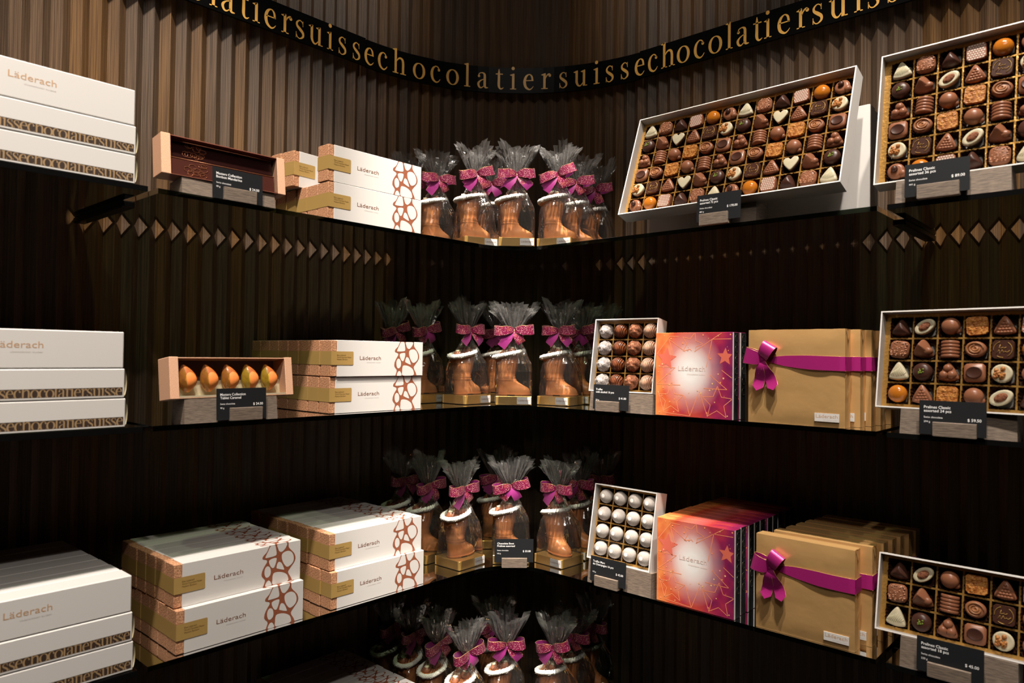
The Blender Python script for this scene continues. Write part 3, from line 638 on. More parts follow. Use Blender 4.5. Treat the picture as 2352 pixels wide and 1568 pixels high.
def praline_box(mat, W_, H_, cols, nrows, grid, where, label, pitch=.0370, depth=.036, lip=.019, pit=True):
    nc, nr = cols, nrows; rt_ = empty('praline_box', mat); t = .0022
    b = MB(); b.box(0, W_, depth-t, depth, 0, H_)
    b.box(0, t, 0, depth-t, 0, H_); b.box(W_-t, W_, 0, depth-t, 0, H_); b.box(t, W_-t, 0, depth-t, 0, t); b.box(t, W_-t, 0, depth-t, H_-t, H_)
    b.build('tray', M_white, rt_)
    mx = (W_-2*t)/nc if nc*pitch > W_ else pitch; x0 = (W_-mx*nc)/2; mz = pitch if nr*pitch < H_ else (H_-2*t)/nr; z0 = (H_-mz*nr)/2; g = .0014
    b = MB()                                                  # gold blister sheet: bars between the cells, dark fluted cups in them
    for i in range(nc+1):
        xa = x0+mx*i; b.box(t if i == 0 else xa-g, W_-t if i == nc else xa+g, lip, lip+.012, t, H_-t, 0)
    for j in range(nr+1):
        za = z0+mz*j; b.box(t, W_-t, lip+.0001, lip+.012, t if j == 0 else za-g, H_-t if j == nr else za+g, 0)
    b.box(t, W_-t, lip+(.0131 if lip > .017 else .0166), lip+(.0141 if lip > .017 else .0176), t, H_-t, 1)
    cup = []
    for i in range(nc):
        for j in range(nr):
            cx_, cz_ = x0+mx*(i+.5), z0+mz*(j+.5); ring0, ring1 = [], []
            o = out_sq(40, 4)
            for q, (a, c) in enumerate(o):
                fl = 1+.045*(1 if q % 2 else -1); ring0.append((cx_+a*mx*.462*fl, lip-.0010+.0010*math.sin(q*1.7), cz_+c*mz*.462*fl)); ring1.append((cx_+a*mx*.34, lip+(.013 if lip > .017 else .0165), cz_+c*mz*.36))
            b.loft([ring0, ring1], 1, False, False, False)
    b.build('cup_insert', [M_goldins, M_cup], rt_)
    b = MB(); b.add([(t, .0012, t), (W_-t, .0012, t), (W_-t, .0012, H_-t), (t, .0012, H_-t)], [[0, 1, 2, 3]]); b.build('clear_window', M_win, rt_)
    tag(rt_, label, 'praline box', 'open praline display boxes')
    rnd = random.Random(where)
    RW = ['top', 'second', 'third', 'fourth', 'fifth', 'lowest']; CN = ['first', 'second', 'third', 'fourth', 'fifth', 'sixth', 'seventh', 'eighth', 'ninth', 'tenth', 'eleventh', 'twelfth']
    for j, row in enumerate(grid):
        rn = 'lowest' if j == nr-1 else RW[j]
        for i, ch in enumerate(row):
            if ch not in PROT: PROT[ch] = mk(ch)
            cx_, cz_ = x0+mx*(i+.5), z0+mz*(nr-1-j+.5); big = ch in 'wmkdz'
            m = mat @ T(cx_+rnd.uniform(-.0006, .0006), lip+.0055 if not big else lip+.0155, cz_+rnd.uniform(-.0006, .0006)) @ RX(PI/2) @ RZ(rnd.uniform(-.09, .09)) @ Matrix.Scale(mx/.037*(1.16 if not big else 1.0), 4)
            PROT[ch].put(m, '%s, %s row, %s from left, %s' % (DESC[ch], rn, CN[i], where), 'praline', 'pralines in the '+where)
    return rt_
def tilt(y, x, z, t, yaw=0): return placeR(y, x, z, yaw) @ RX(-t)
G72 = ['WRDCOMWRDCOM', 'PFHTLNPFHTLN', 'KSBGQAKSBGQA', 'AQGBSKAQGBSK', 'NLTHFPNLTHFP', 'MOCDRWMOCDRW']
# check the photograph's upper rows run the sequence forwards and its lower rows backwards
praline_box(tilt(.8973, 1.33, 1.8114, .3475, -.0212), .4706, .2447, 12, 6, G72, 'wide top shelf box', 'wide white praline box of six rows by twelve, tilted on the top shelf', .0378, .036)
praline_box(tilt(.3755, 1.33, 1.7992, .182, -.022), .245, .239, 6, 6, ['WRDCOM', 'PFETLN', 'KSBGQA', 'AQGBSK', 'NLTEFP', 'MOCDRW'], 'square top shelf box', 'square white praline box cut by the frame, tilted on the top shelf', .0372, .034)
praline_box(tilt(.3723, 1.333, 1.4207, .15, -.10), .245, .1655, 6, 4, ['DEBGTC', 'RFSQLO', 'WPKANM', 'OTGBED'], 'four-row second shelf box', 'white praline box of four rows, beside the gold gift boxes on the second shelf', .0378, .034)
praline_box(tilt(.3711, 1.33, 1.0474, .2118, 0), .245, .1262, 6, 3, ['DEBGTC', 'RFSQLO', 'WPKANM'], 'three-row third shelf box', 'white praline box of three rows, beside the gold gift boxes on the third shelf', .0378, .036)
praline_box(tilt(.971, 1.33, 1.4225, .1606, .061), .1591, .1644, 4, 4, ['wmkd']*4, 'striped truffle box', 'small white truffle box with four kinds, on the second shelf', .0378, .040, .0165)
praline_box(tilt(.9714, 1.33, 1.0492, .1782, -.0237), .1634, .1651, 4, 4, ['zzzz']*4, 'all-white truffle box', 'small white truffle box of sugared balls, on the third shelf', .0385, .040, .0165)
praline_box(tilt(.9714, 1.335, .6205, .1782, 0), .1634, .137, 4, 3, [], 'bottom shelf', 'white truffle box on the bottom shelf, only its corner showing', .0385, .040, .0165)

stand(placeR(.700, 1.345, ZS[0], 0), 'grey wooden stand under the wide top shelf praline box', w=.11, h=.052, d=.06)
stand(placeR(.339, 1.320, ZS[0], 0), 'grey wooden stand under the square top shelf praline box', h=.0385)
stand(placeR(.332, 1.323, ZS[1], -.02), 'grey wooden stand under the four-row praline box', h=.040)
stand(placeR(.331, 1.322, ZS[2], 0), 'grey wooden stand under the three-row praline box', h=.047)
stand(placeR(.963, 1.322, ZS[1], 0), 'grey wooden stand under the striped truffle box', h=.0415)
stand(placeR(.963, 1.322, ZS[2], 0), 'grey wooden stand under the all-white truffle box', h=.0485)
stand(placeL(.518, 1.212, ZS[0], 0), 'grey wooden stand under the dark-windowed kraft box', w=.17, h=.030, d=.05)
stand(placeL(.530, 1.212, ZS[1], 0), 'grey wooden stand under the cocoa pod box', w=.17, h=.040, d=.05)
SW = 'Swiss chocolate'
def cardset(side, u, v, zt, z, yaw, ub, lines, price, what):
    P = placeR if side == 'R' else placeL; sg = -1 if side == 'R' else 1
    card(P(u, v, zt-CHH+.0, yaw) @ RX(-.05), P(ub, v, z, yaw), lines, price, 'black price card %s' % what, 'small grey wooden card holder %s' % what)
cardset('R', .698, 1.312, 1.8225, ZS[0]+.0005, 0, .690, ('Pralines Classic', 'assorted 72 pcs', SW, '882 g'), '$ 170.00', 'before the wide top shelf praline box')
cardset('R', .322, 1.309, 1.8205, ZS[0]+.0005, 0, .303, ('Pralines Classic', 'assorted 36 pcs', SW, '441 g'), '$ 89.00', 'before the square top shelf praline box')
cardset('R', .300, 1.310, 1.4365, ZS[1]+.0005, 0, .280, ('Pralines Classic', 'assorted 24 pcs', SW, '294 g'), '$ 59.50', 'before the four-row praline box')
cardset('R', .303, 1.310, 1.0590, ZS[2]+.0005, 0, .287, ('Pralines Classic', 'assorted 18 pcs', SW, '220 g'), '$ 45.00', 'before the three-row praline box')
cardset('R', .945, 1.311, 1.4385, ZS[1]+.0005, 0, .935, ('Truffes', 'with alcohol 16 pcs', '', '224 g'), '$ 41.00', 'before the striped truffle box')
cardset('R', .948, 1.311, 1.0620, ZS[2]+.0005, 0, .933, ('Truffes Marc', 'de Champagne 16 pcs', '', '192 g'), '$ 43.00', 'before the all-white truffle box')
cardset('L', .567, 1.206, 1.8165, ZS[0]+.0005, 0, .585, ('Masters Collection', 'Bonbon Mandarine', SW, '99 g'), '$ 24.00', 'before the dark-windowed kraft box')
cardset('L', .582, 1.206, 1.4365, ZS[1]+.0005, 0, .604, ('Masters Collection', 'Tablet Caramel', SW, '90 g'), '$ 24.00', 'before the cocoa pod box')
# the card before the boots faces the corner
m = T(1.2515, 1.182, 0) @ RZ(-.80)
card(m @ T(0, 0, ZS[2]+.012) @ RX(-.04), m @ T(.017, -.001, ZS[2]+.0005), ('Chocolate Boot', 'Pralines assorted', SW, '165 g'), '$ 33.00', 'black price card before the middle chocolate boot, third shelf', 'small grey wooden card holder before the middle chocolate boot')

# ------------------------------------------------------------------ kraft window boxes
M_back = pbr('shaded_plum_inner_back', srgb(108, 82, 84), .5)  # plum brown with the shade inside the box put into the colour
def window_box(mat, W_, H_, D_, inner, label, bottom_lit):
    rt_ = empty('window_box', mat); t = .0015; e = .0155
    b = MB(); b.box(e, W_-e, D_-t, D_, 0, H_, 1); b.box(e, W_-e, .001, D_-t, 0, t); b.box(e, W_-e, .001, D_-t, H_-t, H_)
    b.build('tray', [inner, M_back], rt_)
    if bottom_lit: b = MB(); b.box(e, W_-e, .022, D_-t-.0002, t, .031); b.box(e, W_-e, .0015, .0220, t, .0042); b.build('insert', M_wchoc, rt_)
    for x0 in (0, W_-e): b = MB(); b.box(x0, x0+e, 0, D_, -.0008, H_+.0008, 0, bev=.0008); b.build('end_cap', M_kraft, rt_)
    b = MB(); b.add([(e, .0006, t), (W_-e, .0006, t), (W_-e, .0006, H_-t), (e, .0006, H_-t)], [[0, 1, 2, 3]]); b.build('clear_window', M_win, rt_)
    return tag(rt_, label, 'chocolate box', 'kraft window boxes')
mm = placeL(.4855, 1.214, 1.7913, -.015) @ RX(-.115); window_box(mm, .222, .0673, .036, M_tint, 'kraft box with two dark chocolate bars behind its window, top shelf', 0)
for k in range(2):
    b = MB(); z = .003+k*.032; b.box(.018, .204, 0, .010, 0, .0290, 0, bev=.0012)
    rnd = random.Random(4+k); b.tube([(.018, 0, .0288), (.204, 0, .0288)], .0009, 1, 5)  # copper tube stands in for the highlight on the bar's top edge
    for q in range(11):
        cx_, cz_ = .060+rnd.uniform(-.016, .016), .0145+rnd.uniform(-.011, .011); a, c = rnd.uniform(.004, .007), rnd.uniform(.003, .005)
        b.tube([(cx_+a*math.cos(t_), -.0002, cz_+c*math.sin(t_)) for t_ in (2*PI*j/12 for j in range(13))], .0006, 1, 5)
    o = b.build('chocolate_bar', [pbr('brown_tinted_bar', srgb(*((120, 68, 58), (66, 34, 32))[k]), .3, metal=.25), pbr('copper_relief_and_highlight', srgb(196, 130, 96), .25, metal=.5)]); o.matrix_world = mm @ T(0, .008+.006*k, z)  # upper bar coloured darker for the shadow under the box top
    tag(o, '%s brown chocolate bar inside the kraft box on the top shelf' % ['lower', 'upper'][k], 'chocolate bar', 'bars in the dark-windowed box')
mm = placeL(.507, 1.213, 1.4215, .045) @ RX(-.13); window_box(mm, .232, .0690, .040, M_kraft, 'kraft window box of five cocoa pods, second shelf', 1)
PODM = [(M_podg, 'brown and orange cocoa pod praline, first'), (M_podg, 'reddish orange cocoa pod praline, second'), (M_podg, 'brown and amber cocoa pod praline, third'), (M_podgr, 'yellow-green and orange cocoa pod praline, fourth'), (M_podgr, 'yellow and red-orange cocoa pod praline, fifth')]
b = MB(); 
for k, (pm, pl) in enumerate(PODM):
    rt_ = empty('cocoa_pod')
    for part, a0, a1, mat_, bulge in (('glazed_shell', PI*.5, PI*1.5, pm, 1.0), ('matt_half', -PI*.5, PI*.5, M_podo, 1.0)):
        q = MB(); rings = []
        for i in range(15):
            t_ = i/14; z = -.0235+.047*t_; rr = .0160*math.sin(PI*min(max(t_, .02), .985))**.62*(1.08-.28*t_); xo = .004*math.sin(PI*t_)-.0035*t_; ring = []
            for j in range(13):
                a = a0+(a1-a0)*j/12; bump = 1+(.05*noise.noise(Vector((a*2.2, z*160, k))) if part == 'glazed_shell' else 0); ring.append((xo+rr*math.cos(a)*bump, -.0115-rr*.85*math.sin(a+PI/2-.0)*0-rr*.9*abs(math.cos((a-(a0+a1)/2)*.5))*0+rr*.82*math.sin(a)*bump, z))
            rings.append(ring)
        q.loft(rings, 0, True, False, False, False); q.build(part, mat_, rt_)
    rt_.matrix_world = mm @ T(.038+.0385*k, .0215, .034) @ RZ(-.5)
    tag(rt_, pl+' from left in the kraft box', 'praline', 'cocoa pods in the kraft box')

# ------------------------------------------------------------------ boxes behind the wide tray, star boxes, gold boxes
def star_box_proto():
    W_, H_, D_ = .169, .170, .031; rt_ = empty('star_gift_box')
    b = MB(); b.box(0, W_, 0, .0265, 0, H_, 0, bev=.0006)
    y = -.00015
    def star(cx_, cz_, R_, rot, mi=1, w=.0011, fill=False, k=.45):
        pts = [(cx_+(R_ if q % 2 == 0 else R_*k)*math.sin(rot+PI*q/5), cz_+(R_ if q % 2 == 0 else R_*k)*math.cos(rot+PI*q/5)) for q in range(10)]
        if fill: b.add([(min(max(x, .001), W_-.001), y, z) for x, z in pts], [list(range(10))], 2); return
        for q in range(10): seg(pts[q], pts[(q+1) % 10], w, mi)
    def seg(a, c, w=.0011, mi=1):
        inside = lambda p: .001 < p[0] < W_-.001 and .001 < p[1] < H_-.001
        n_ = 14; P0 = [(a[0]+(c[0]-a[0])*i/n_, a[1]+(c[1]-a[1])*i/n_) for i in range(n_+1)]
        dx, dz = c[0]-a[0], c[1]-a[1]; l = math.hypot(dx, dz) or 1; nx, nz = -dz/l*w/2, dx/l*w/2
        cc = (.080, .092)
        for p, q in zip(P0[:-1], P0[1:]):
            mid = ((p[0]+q[0])/2, (p[1]+q[1])/2)
            if inside(p) and inside(q) and math.hypot(mid[0]-cc[0], (mid[1]-cc[1])*.82) > .034: b.add([(p[0]+nx, y, p[1]+nz), (p[0]-nx, y, p[1]-nz), (q[0]-nx, y, q[1]-nz), (q[0]+nx, y, q[1]+nz)], [[0, 1, 2, 3]], mi)
    U = lambda x, z: ((x-8)/1200*W_, (1370-z)/1295*H_)
    star(*U(1100, 440), .018, .05, fill=True); star(*U(185, 480), .024, .1, fill=True)
    star(*U(265, 1110), .030, 0); star(*U(985, 1130), .033, .02); star(*U(590, 250), .024, .3)
    for a, c in (((20, 880), (560, 420)), ((20, 880), (150, 1320)), ((150, 1320), (570, 1350)), ((570, 1350), (700, 1000)), ((570, 1350), (480, 1050)), ((20, 880), (480, 885)), ((1130, 925), (880, 720)), ((1130, 925), (780, 920)), ((730, 1010), (850, 1370)), ((850, 1370), (1210, 1395)),
                 ((230, 180), (560, 420)), ((230, 180), (300, 440)), ((905, 180), (560, 420)), ((905, 180), (820, 600)), ((905, 180), (1210, 175)), ((905, 180), (1060, 80)), ((10, 600), (330, 620)), ((1050, 640), (1210, 760)), ((10, 430), (240, 130)), ((230, 130), (385, 135))):
        seg(U(*a), U(*c))
    rnd = random.Random(11)
    for _ in range(70):
        x, z, r_ = rnd.uniform(.004, W_-.004), rnd.uniform(.004, H_-.004), rnd.uniform(.0006, .0019)
        if math.hypot(x-.08, z-.092) > .04: b.add([(x+r_*math.cos(2*PI*k/8), y-.0001, z+r_*math.sin(2*PI*k/8)) for k in range(8)], [list(range(8))], 3 if rnd.random() < .5 else 1)
    put_text(b, 'Läderach', front(.052, .093, -.00025), 4, .060, .014); put_text(b, 'chocolatier suisse', front(.072, .085, -.00025), 4, .040, .004)
    b.box(W_+.0, W_+.0006, .0002, .0045, .0005, H_-.0005, 5)                    # white edge strip of the lid, black spine behind it
    b.box(W_+.0, W_+.0004, .0047, .0263, .0005, H_-.0005, 6)
    for k in range(6):
        z = H_-.012-k*.021; b.tube([(W_+.0006, .0155+.006*math.cos(t_), z+.007*math.sin(t_)) for t_ in (.6+5*j/9 for j in range(10))], .0004, 7, 4)
    b.build('lid', [M_star, M_starl, M_starf, pbr('soft_gold_dot', srgb(250, 196, 140), .5), pbr('pale_rose_logo', srgb(232, 205, 196), .5), M_white, M_black, M_emb], rt_)
    b = MB(); b.box(.001, W_-.001, .0266, .0295, .001, H_-.001, 0); b.build('tray', M_white, rt_)
    return Proto(rt_)
starb = star_box_proto()
for k in range(2): starb.put(placeR(.7925+.001*k, 1.320+.0335*k, ZS[1]+.0004), 'orange and plum star-burst gift box, %s on the second shelf' % ['front one', 'one behind it'][k], 'gift box', 'star-burst gift boxes')
for k in range(10):
    starb.put(placeR(.7865+(.0015+.0015*math.sin(k*2.1) if k else 0), 1.321+.0302*k, ZS[2]+.0004), 'star-burst gift box, %s in the row on the third shelf' % ('front one' if k == 0 else ORD[k]+' from the front'), 'gift box', 'star-burst gift boxes')
def ribbon(b, pts, w, M0, M1, up=(0, 0, 1), th=.0005, widths=None, tilt_=None):
    """a two-sided ribbon along pts; the face on the left of the path has material M0, the other M1"""
    pts = [Vector(p) for p in pts]; up = Vector(up); A, B = [], []
    for i, p in enumerate(pts):
        d = (pts[min(i+1, len(pts)-1)]-pts[max(i-1, 0)]).normalized(); u_ = (up-d*up.dot(d)); u_ = u_.normalized() if u_.length > .05 else Vector((1, 0, 0))
        n = d.cross(u_).normalized(); ww = (widths[i] if widths else w)/2
        A.append((p+u_*ww+n*th, p-u_*ww+n*th)); B.append((p+u_*ww-n*th, p-u_*ww-n*th))
    for S, mi in ((A, M0), (B, M1)):
        vs = [q for s in S for q in s]; b.add(vs, [[2*i, 2*i+1, 2*i+3, 2*i+2] for i in range(len(S)-1)], mi, True)
    for e in (0, 1): b.tube([(a[e]+c[e])/2 for a, c in zip(A, B)], .0004, 2, 4)
def gold_box_proto():
    W_, H_, D_ = .1745, .173, .028; rt_ = empty('gold_gift_box'); b = MB(); n = 16
    def g(u, v, side):
        x, z = W_*u, H_*v; e = min(u, 1-u, v, 1-v); pu = .0022*min(1, e*9)+.0007*noise.noise(Vector((u*5, v*5, side*3)))*min(1, e*12)
        return (x, (-pu if side == 0 else D_+pu*.5), z)
    for side in (0, 1):
        vs = [g(i/n, j/n, side) for j in range(n+1) for i in range(n+1)]; fs = [[j*(n+1)+i, j*(n+1)+i+1, (j+1)*(n+1)+i+1, (j+1)*(n+1)+i] for j in range(n) for i in range(n)]
        b.add(vs, fs if side == 0 else [f[::-1] for f in fs], 0, True)
    def strip(p0, p1, nn=14, seed=0):                                 # side faces with paper folds
        rr = []
        for i in range(nn+1):
            t_ = i/nn; a = Vector(p0).lerp(Vector(p1), t_); fo = .0007*noise.noise(Vector((t_*9, seed, 1)))
            rr.append([(a.x, 0, a.z), (a.x+(fo+.0006)*(1 if seed % 2 else 0), D_*.35, a.z+(fo+.0006)*(0 if seed % 2 else 1)), (a.x-(.0012+fo)*(1 if seed % 2 else 0), D_*.5, a.z-(.0008)*(0 if seed % 2 else 1)), (a.x+fo, D_*.7, a.z), (a.x, D_, a.z)])
        b.loft(rr, 0, False, False, False, False)
    strip((W_, 0, 0), (W_, 0, H_), seed=1); strip((0, 0, H_), (0, 0, 0), seed=3); strip((0, 0, 0), (W_, 0, 0), seed=2); strip((0, 0, H_), (W_, 0, H_), seed=4)
    b.add([(W_+.0007, .002, H_-.002), (W_+.0007, D_-.002, H_-.002), (W_+.0011, D_/2, H_-.020)], [[0, 1, 2]])
    b.build('foil_wrap', M_foil, rt_)
    b = MB(); zc = .118
    ribbon(b, [(.034+.142*t_/12, -.0045+.0015*math.sin(t_*.6), zc-.006*math.sin(t_/12*1.4)) for t_ in range(13)]+[(W_+.0012, -.0030, zc-.006)], .026, 0, 0, widths=[.006, .010, .015, .019, .021, .0225, .024]+[.025]*7)
    ribbon(b, [(W_+.0016, -.0030, zc-.006), (W_+.0016, D_*.5, zc-.006), (W_+.0016, D_+.001, zc-.006)], .025, 0, 0)
    ribbon(b, [(.030, -.004, zc), (.012, -.0040, zc+.001), (-.0014, .001, zc), (-.0014, D_, zc)], .02, 0, 0); b.build('ribbon', [M_satin2, M_satin2, M_gthread], rt_)
    k0 = Vector((.032, -.010, zc)); b = MB(); b.sphere(k0, .006, 0, 10, 7, sc=(1, 1, 1.3)); bow = b.build('bow', [M_satin2, M_satin2, M_gthread], rt_)
    def loop(cx_, cz_, rx, rz, rot, w0=.022):
        pts = []; b = MB()
        for k in range(15):
            a = 2*PI*k/14; l = (1-math.cos(a))/2; s_ = math.sin(a)*.5; x = l*rx; yy = s_*.020; q = Vector((x*math.cos(rot), yy, x*math.sin(rot)))
            pts.append(k0+q+Vector((0, -.004*l, 0)))
        ribbon(b, pts, w0, 0, 1, up=(-math.sin(rot), 0, math.cos(rot)), widths=[.009+(w0-.009)*math.sin(PI*k/14)**.5 for k in range(15)])
        b.build('ribbon_loop', [M_satin2, M_satin2, M_gthread], bow)
    loop(0, 0, .034, .02, PI-.25, .030); loop(0, 0, .033, .02, 1.05, .026)
    def tail(dx, dz, sw, w0=.020):
        b = MB(); ribbon(b, [k0+Vector((dx*t_/8, -.002-.004*math.sin(t_*.9), dz*(t_/8)**1.0+0)) for t_ in range(9)], w0, 0, 1, up=(1, 0, .2*sw), widths=[.007+.013*min(1, t_/4) for t_ in range(8)]+[.0005]); b.build('ribbon_tail', [M_satin2, M_satin2, M_gthread], bow)
    tail(-.010, -.058, -1); tail(.022, -.056, 1)
    b = MB(); b.box(.124, .166, -.0034, -.0024, .010, .0245, 0); logo(b, .1265, .0165, .037, -.0035, 1, 2); b.build('brand_tag', [M_white, M_logo2, M_grey], rt_)
    return Proto(rt_)
goldb = gold_box_proto()
for k in range(5): goldb.put(placeR((.592, .580, .572, .566, .560)[k], 1.3215+.038*k, ZS[1]+.0004, (0, .03, .02, 0, .03)[k]), 'gold foil gift box with plum ribbon, %s on the second shelf' % ('front one' if k == 0 else ORD[k]+' from the front'), 'gift box', 'gold gift boxes')
for k in range(7): goldb.put(placeR((.5745, .560, .553, .549, .545, .54, .537)[k], 1.3215+(0, .046, .086, .126, .163, .201, .238)[k], ZS[2]+.0004), 'gold gift box with plum ribbon, %s in the row, third shelf' % ('front one' if k == 0 else ORD[k]+' from the front'), 'gift box', 'gold gift boxes')
for k in range(2):
    rt_ = empty('display_box'); b = MB(); b.box(0, .482, .0045, .030, 0, .226, 1, bev=.0008); b.box(0, .482, 0, .0044, 0, .226, 0, bev=.0006); b.build('lid', [M_white, M_black], rt_)
    b = MB(); b.box(.001, .481, .0301, .0325, .001, .225); b.build('tray', M_white, rt_)
    rt_.matrix_world = placeR(.903+.004*k, 1.470+.035*k, ZS[0]+.0004); tag(rt_, 'large flat box with white front and black sides, %s the wide praline box' % ['upright right behind', 'second one behind'][k], 'box', 'flat boxes behind the wide praline box')

# ------------------------------------------------------------------ chocolate boots in cellophane
def boot_proto():
    rt_ = empty('chocolate_boot'); b = MB()
    prof = [(.0985, -.0455, .0170, .0270), (.096, -.0450, .0172, .0275), (.085, -.0430, .0150, .0265), (.070, -.0405, .0120, .0250), (.056, -.0375, .0085, .0225), (.048, -.0355, .0062, .0205), (.0455, -.0365, .0078, .0218), (.0425, -.0352, .0065, .0200),
            (.0395, -.0362, .0090, .0212), (.0365, -.0350, .0095, .0200), (.0325, -.0352, .0140, .0198), (.0285, -.0355, .0200, .0198), (.0250, -.0358, .0262, .0200), (.0220, -.0360, .0322, .0202), (.0195, -.0360, .0368, .0206), (.0165, -.0360, .0402, .0210), (.012, -.0360, .0425, .0212), (.008, -.0360, .0435, .0212), (.0045, -.0355, .0435, .0210)]
    rings = []
    for z, xa, xb, ry in prof:
        cx_, rx = (xa+xb)/2, (xb-xa)/2; ring = []
        for k in range(28):
            a = 2*PI*k/28; x, y = math.cos(a), math.sin(a); e = 2.3; q = (abs(x)**e+abs(y)**e)**(-1/e); x *= q; y *= q
            wy = ry*(1-.10*max(0, x)*(1 if z < .03 else 0)-(.12*max(0, -x)**2 if z < .03 else 0))
            sl = .007*(cx_+x*rx+.014)/.03 if z > .09 else 0
            dn = .0009*noise.noise(Vector((x*2.5, y*2.5, z*60)))
            ring.append((cx_+x*rx+dn, y*wy+dn, z+sl))
        rings.append(ring)
    b.loft(rings, 0, True, True, False)
    inner = [[(x*.88, y*.88, z-dz) for x, y, z in rings[0]] for dz in (.0, .020)]; b.loft([rings[0]]+inner, 0, True, False, True)
    so = [(x*1.03+.0008, y*1.07) for x, y, z in rings[-1]]
    b.loft([[(x, y, .0048) for x, y in so], [(x, y, .0024) for x, y in so]], 0, False)
    hl = [(x, y) for x, y in so if x < -.012]; hl2 = [(max(x, -.034) if x > -.012 else x, y) for x, y in hl]
    b.loft([[(x, y, .0024) for x, y in hl2], [(x*.98, y*.96, 0) for x, y in hl2]], 0, False); fo = [(x, y) for x, y in so if x > .0]
    b.loft([[(x, y, .0024) for x, y in fo], [(x*.985, y*.96, .0004) for x, y in fo]], 0, False)
    b.build('boot_shell', M_boot, rt_)
    b = MB(); rnd = random.Random(5); top = rings[0]; n = len(top)
    rr = []
    for k in range(60):
        t_ = k/60*n; i = int(t_); f = t_-i; p = Vector(top[i % n]).lerp(Vector(top[(i+1) % n]), f); c = Vector((-.014, 0, p.z)); d = (p-c).normalized(); ring = []
        for j in range(9):
            a = 2*PI*j/9; rad = .0056+.0014*noise.noise(Vector((k*1.9, j*2.7, 1.3))); ring.append(p+d*(.0012+rad*math.cos(a))+Vector((0, 0, .001+rad*1.05*math.sin(a))))
        rr.append(ring)
    rr.append(rr[0]); b.loft(rr, 0, True, False, False)
    for _ in range(260):
        k = rnd.randrange(60); a = rnd.uniform(0, 2*PI); p = Vector(rr[k][rnd.randrange(9)]); b.sphere(p, rnd.uniform(.0006, .0011), 0, 5, 4)
    b.build('sugar_trim', M_fur, rt_)
    b = MB()
    for x, y, z, r_ in ((-.026, .004, .098, .011), (-.003, -.004, .107, .0110), (-.014, .010, .100, .010)):
        b.sphere((x, y, z), r_, 0, 14, 9, sc=(1, 1, .9)); b.sphere((x, y, z+r_*.75), r_*.62, 1, 12, 6, sc=(1, 1, .5), disp=.4, seed=x*900+3, freq=3)
    b.build('praline_filling', [M_milk, M_wchoc], rt_); return Proto(rt_)
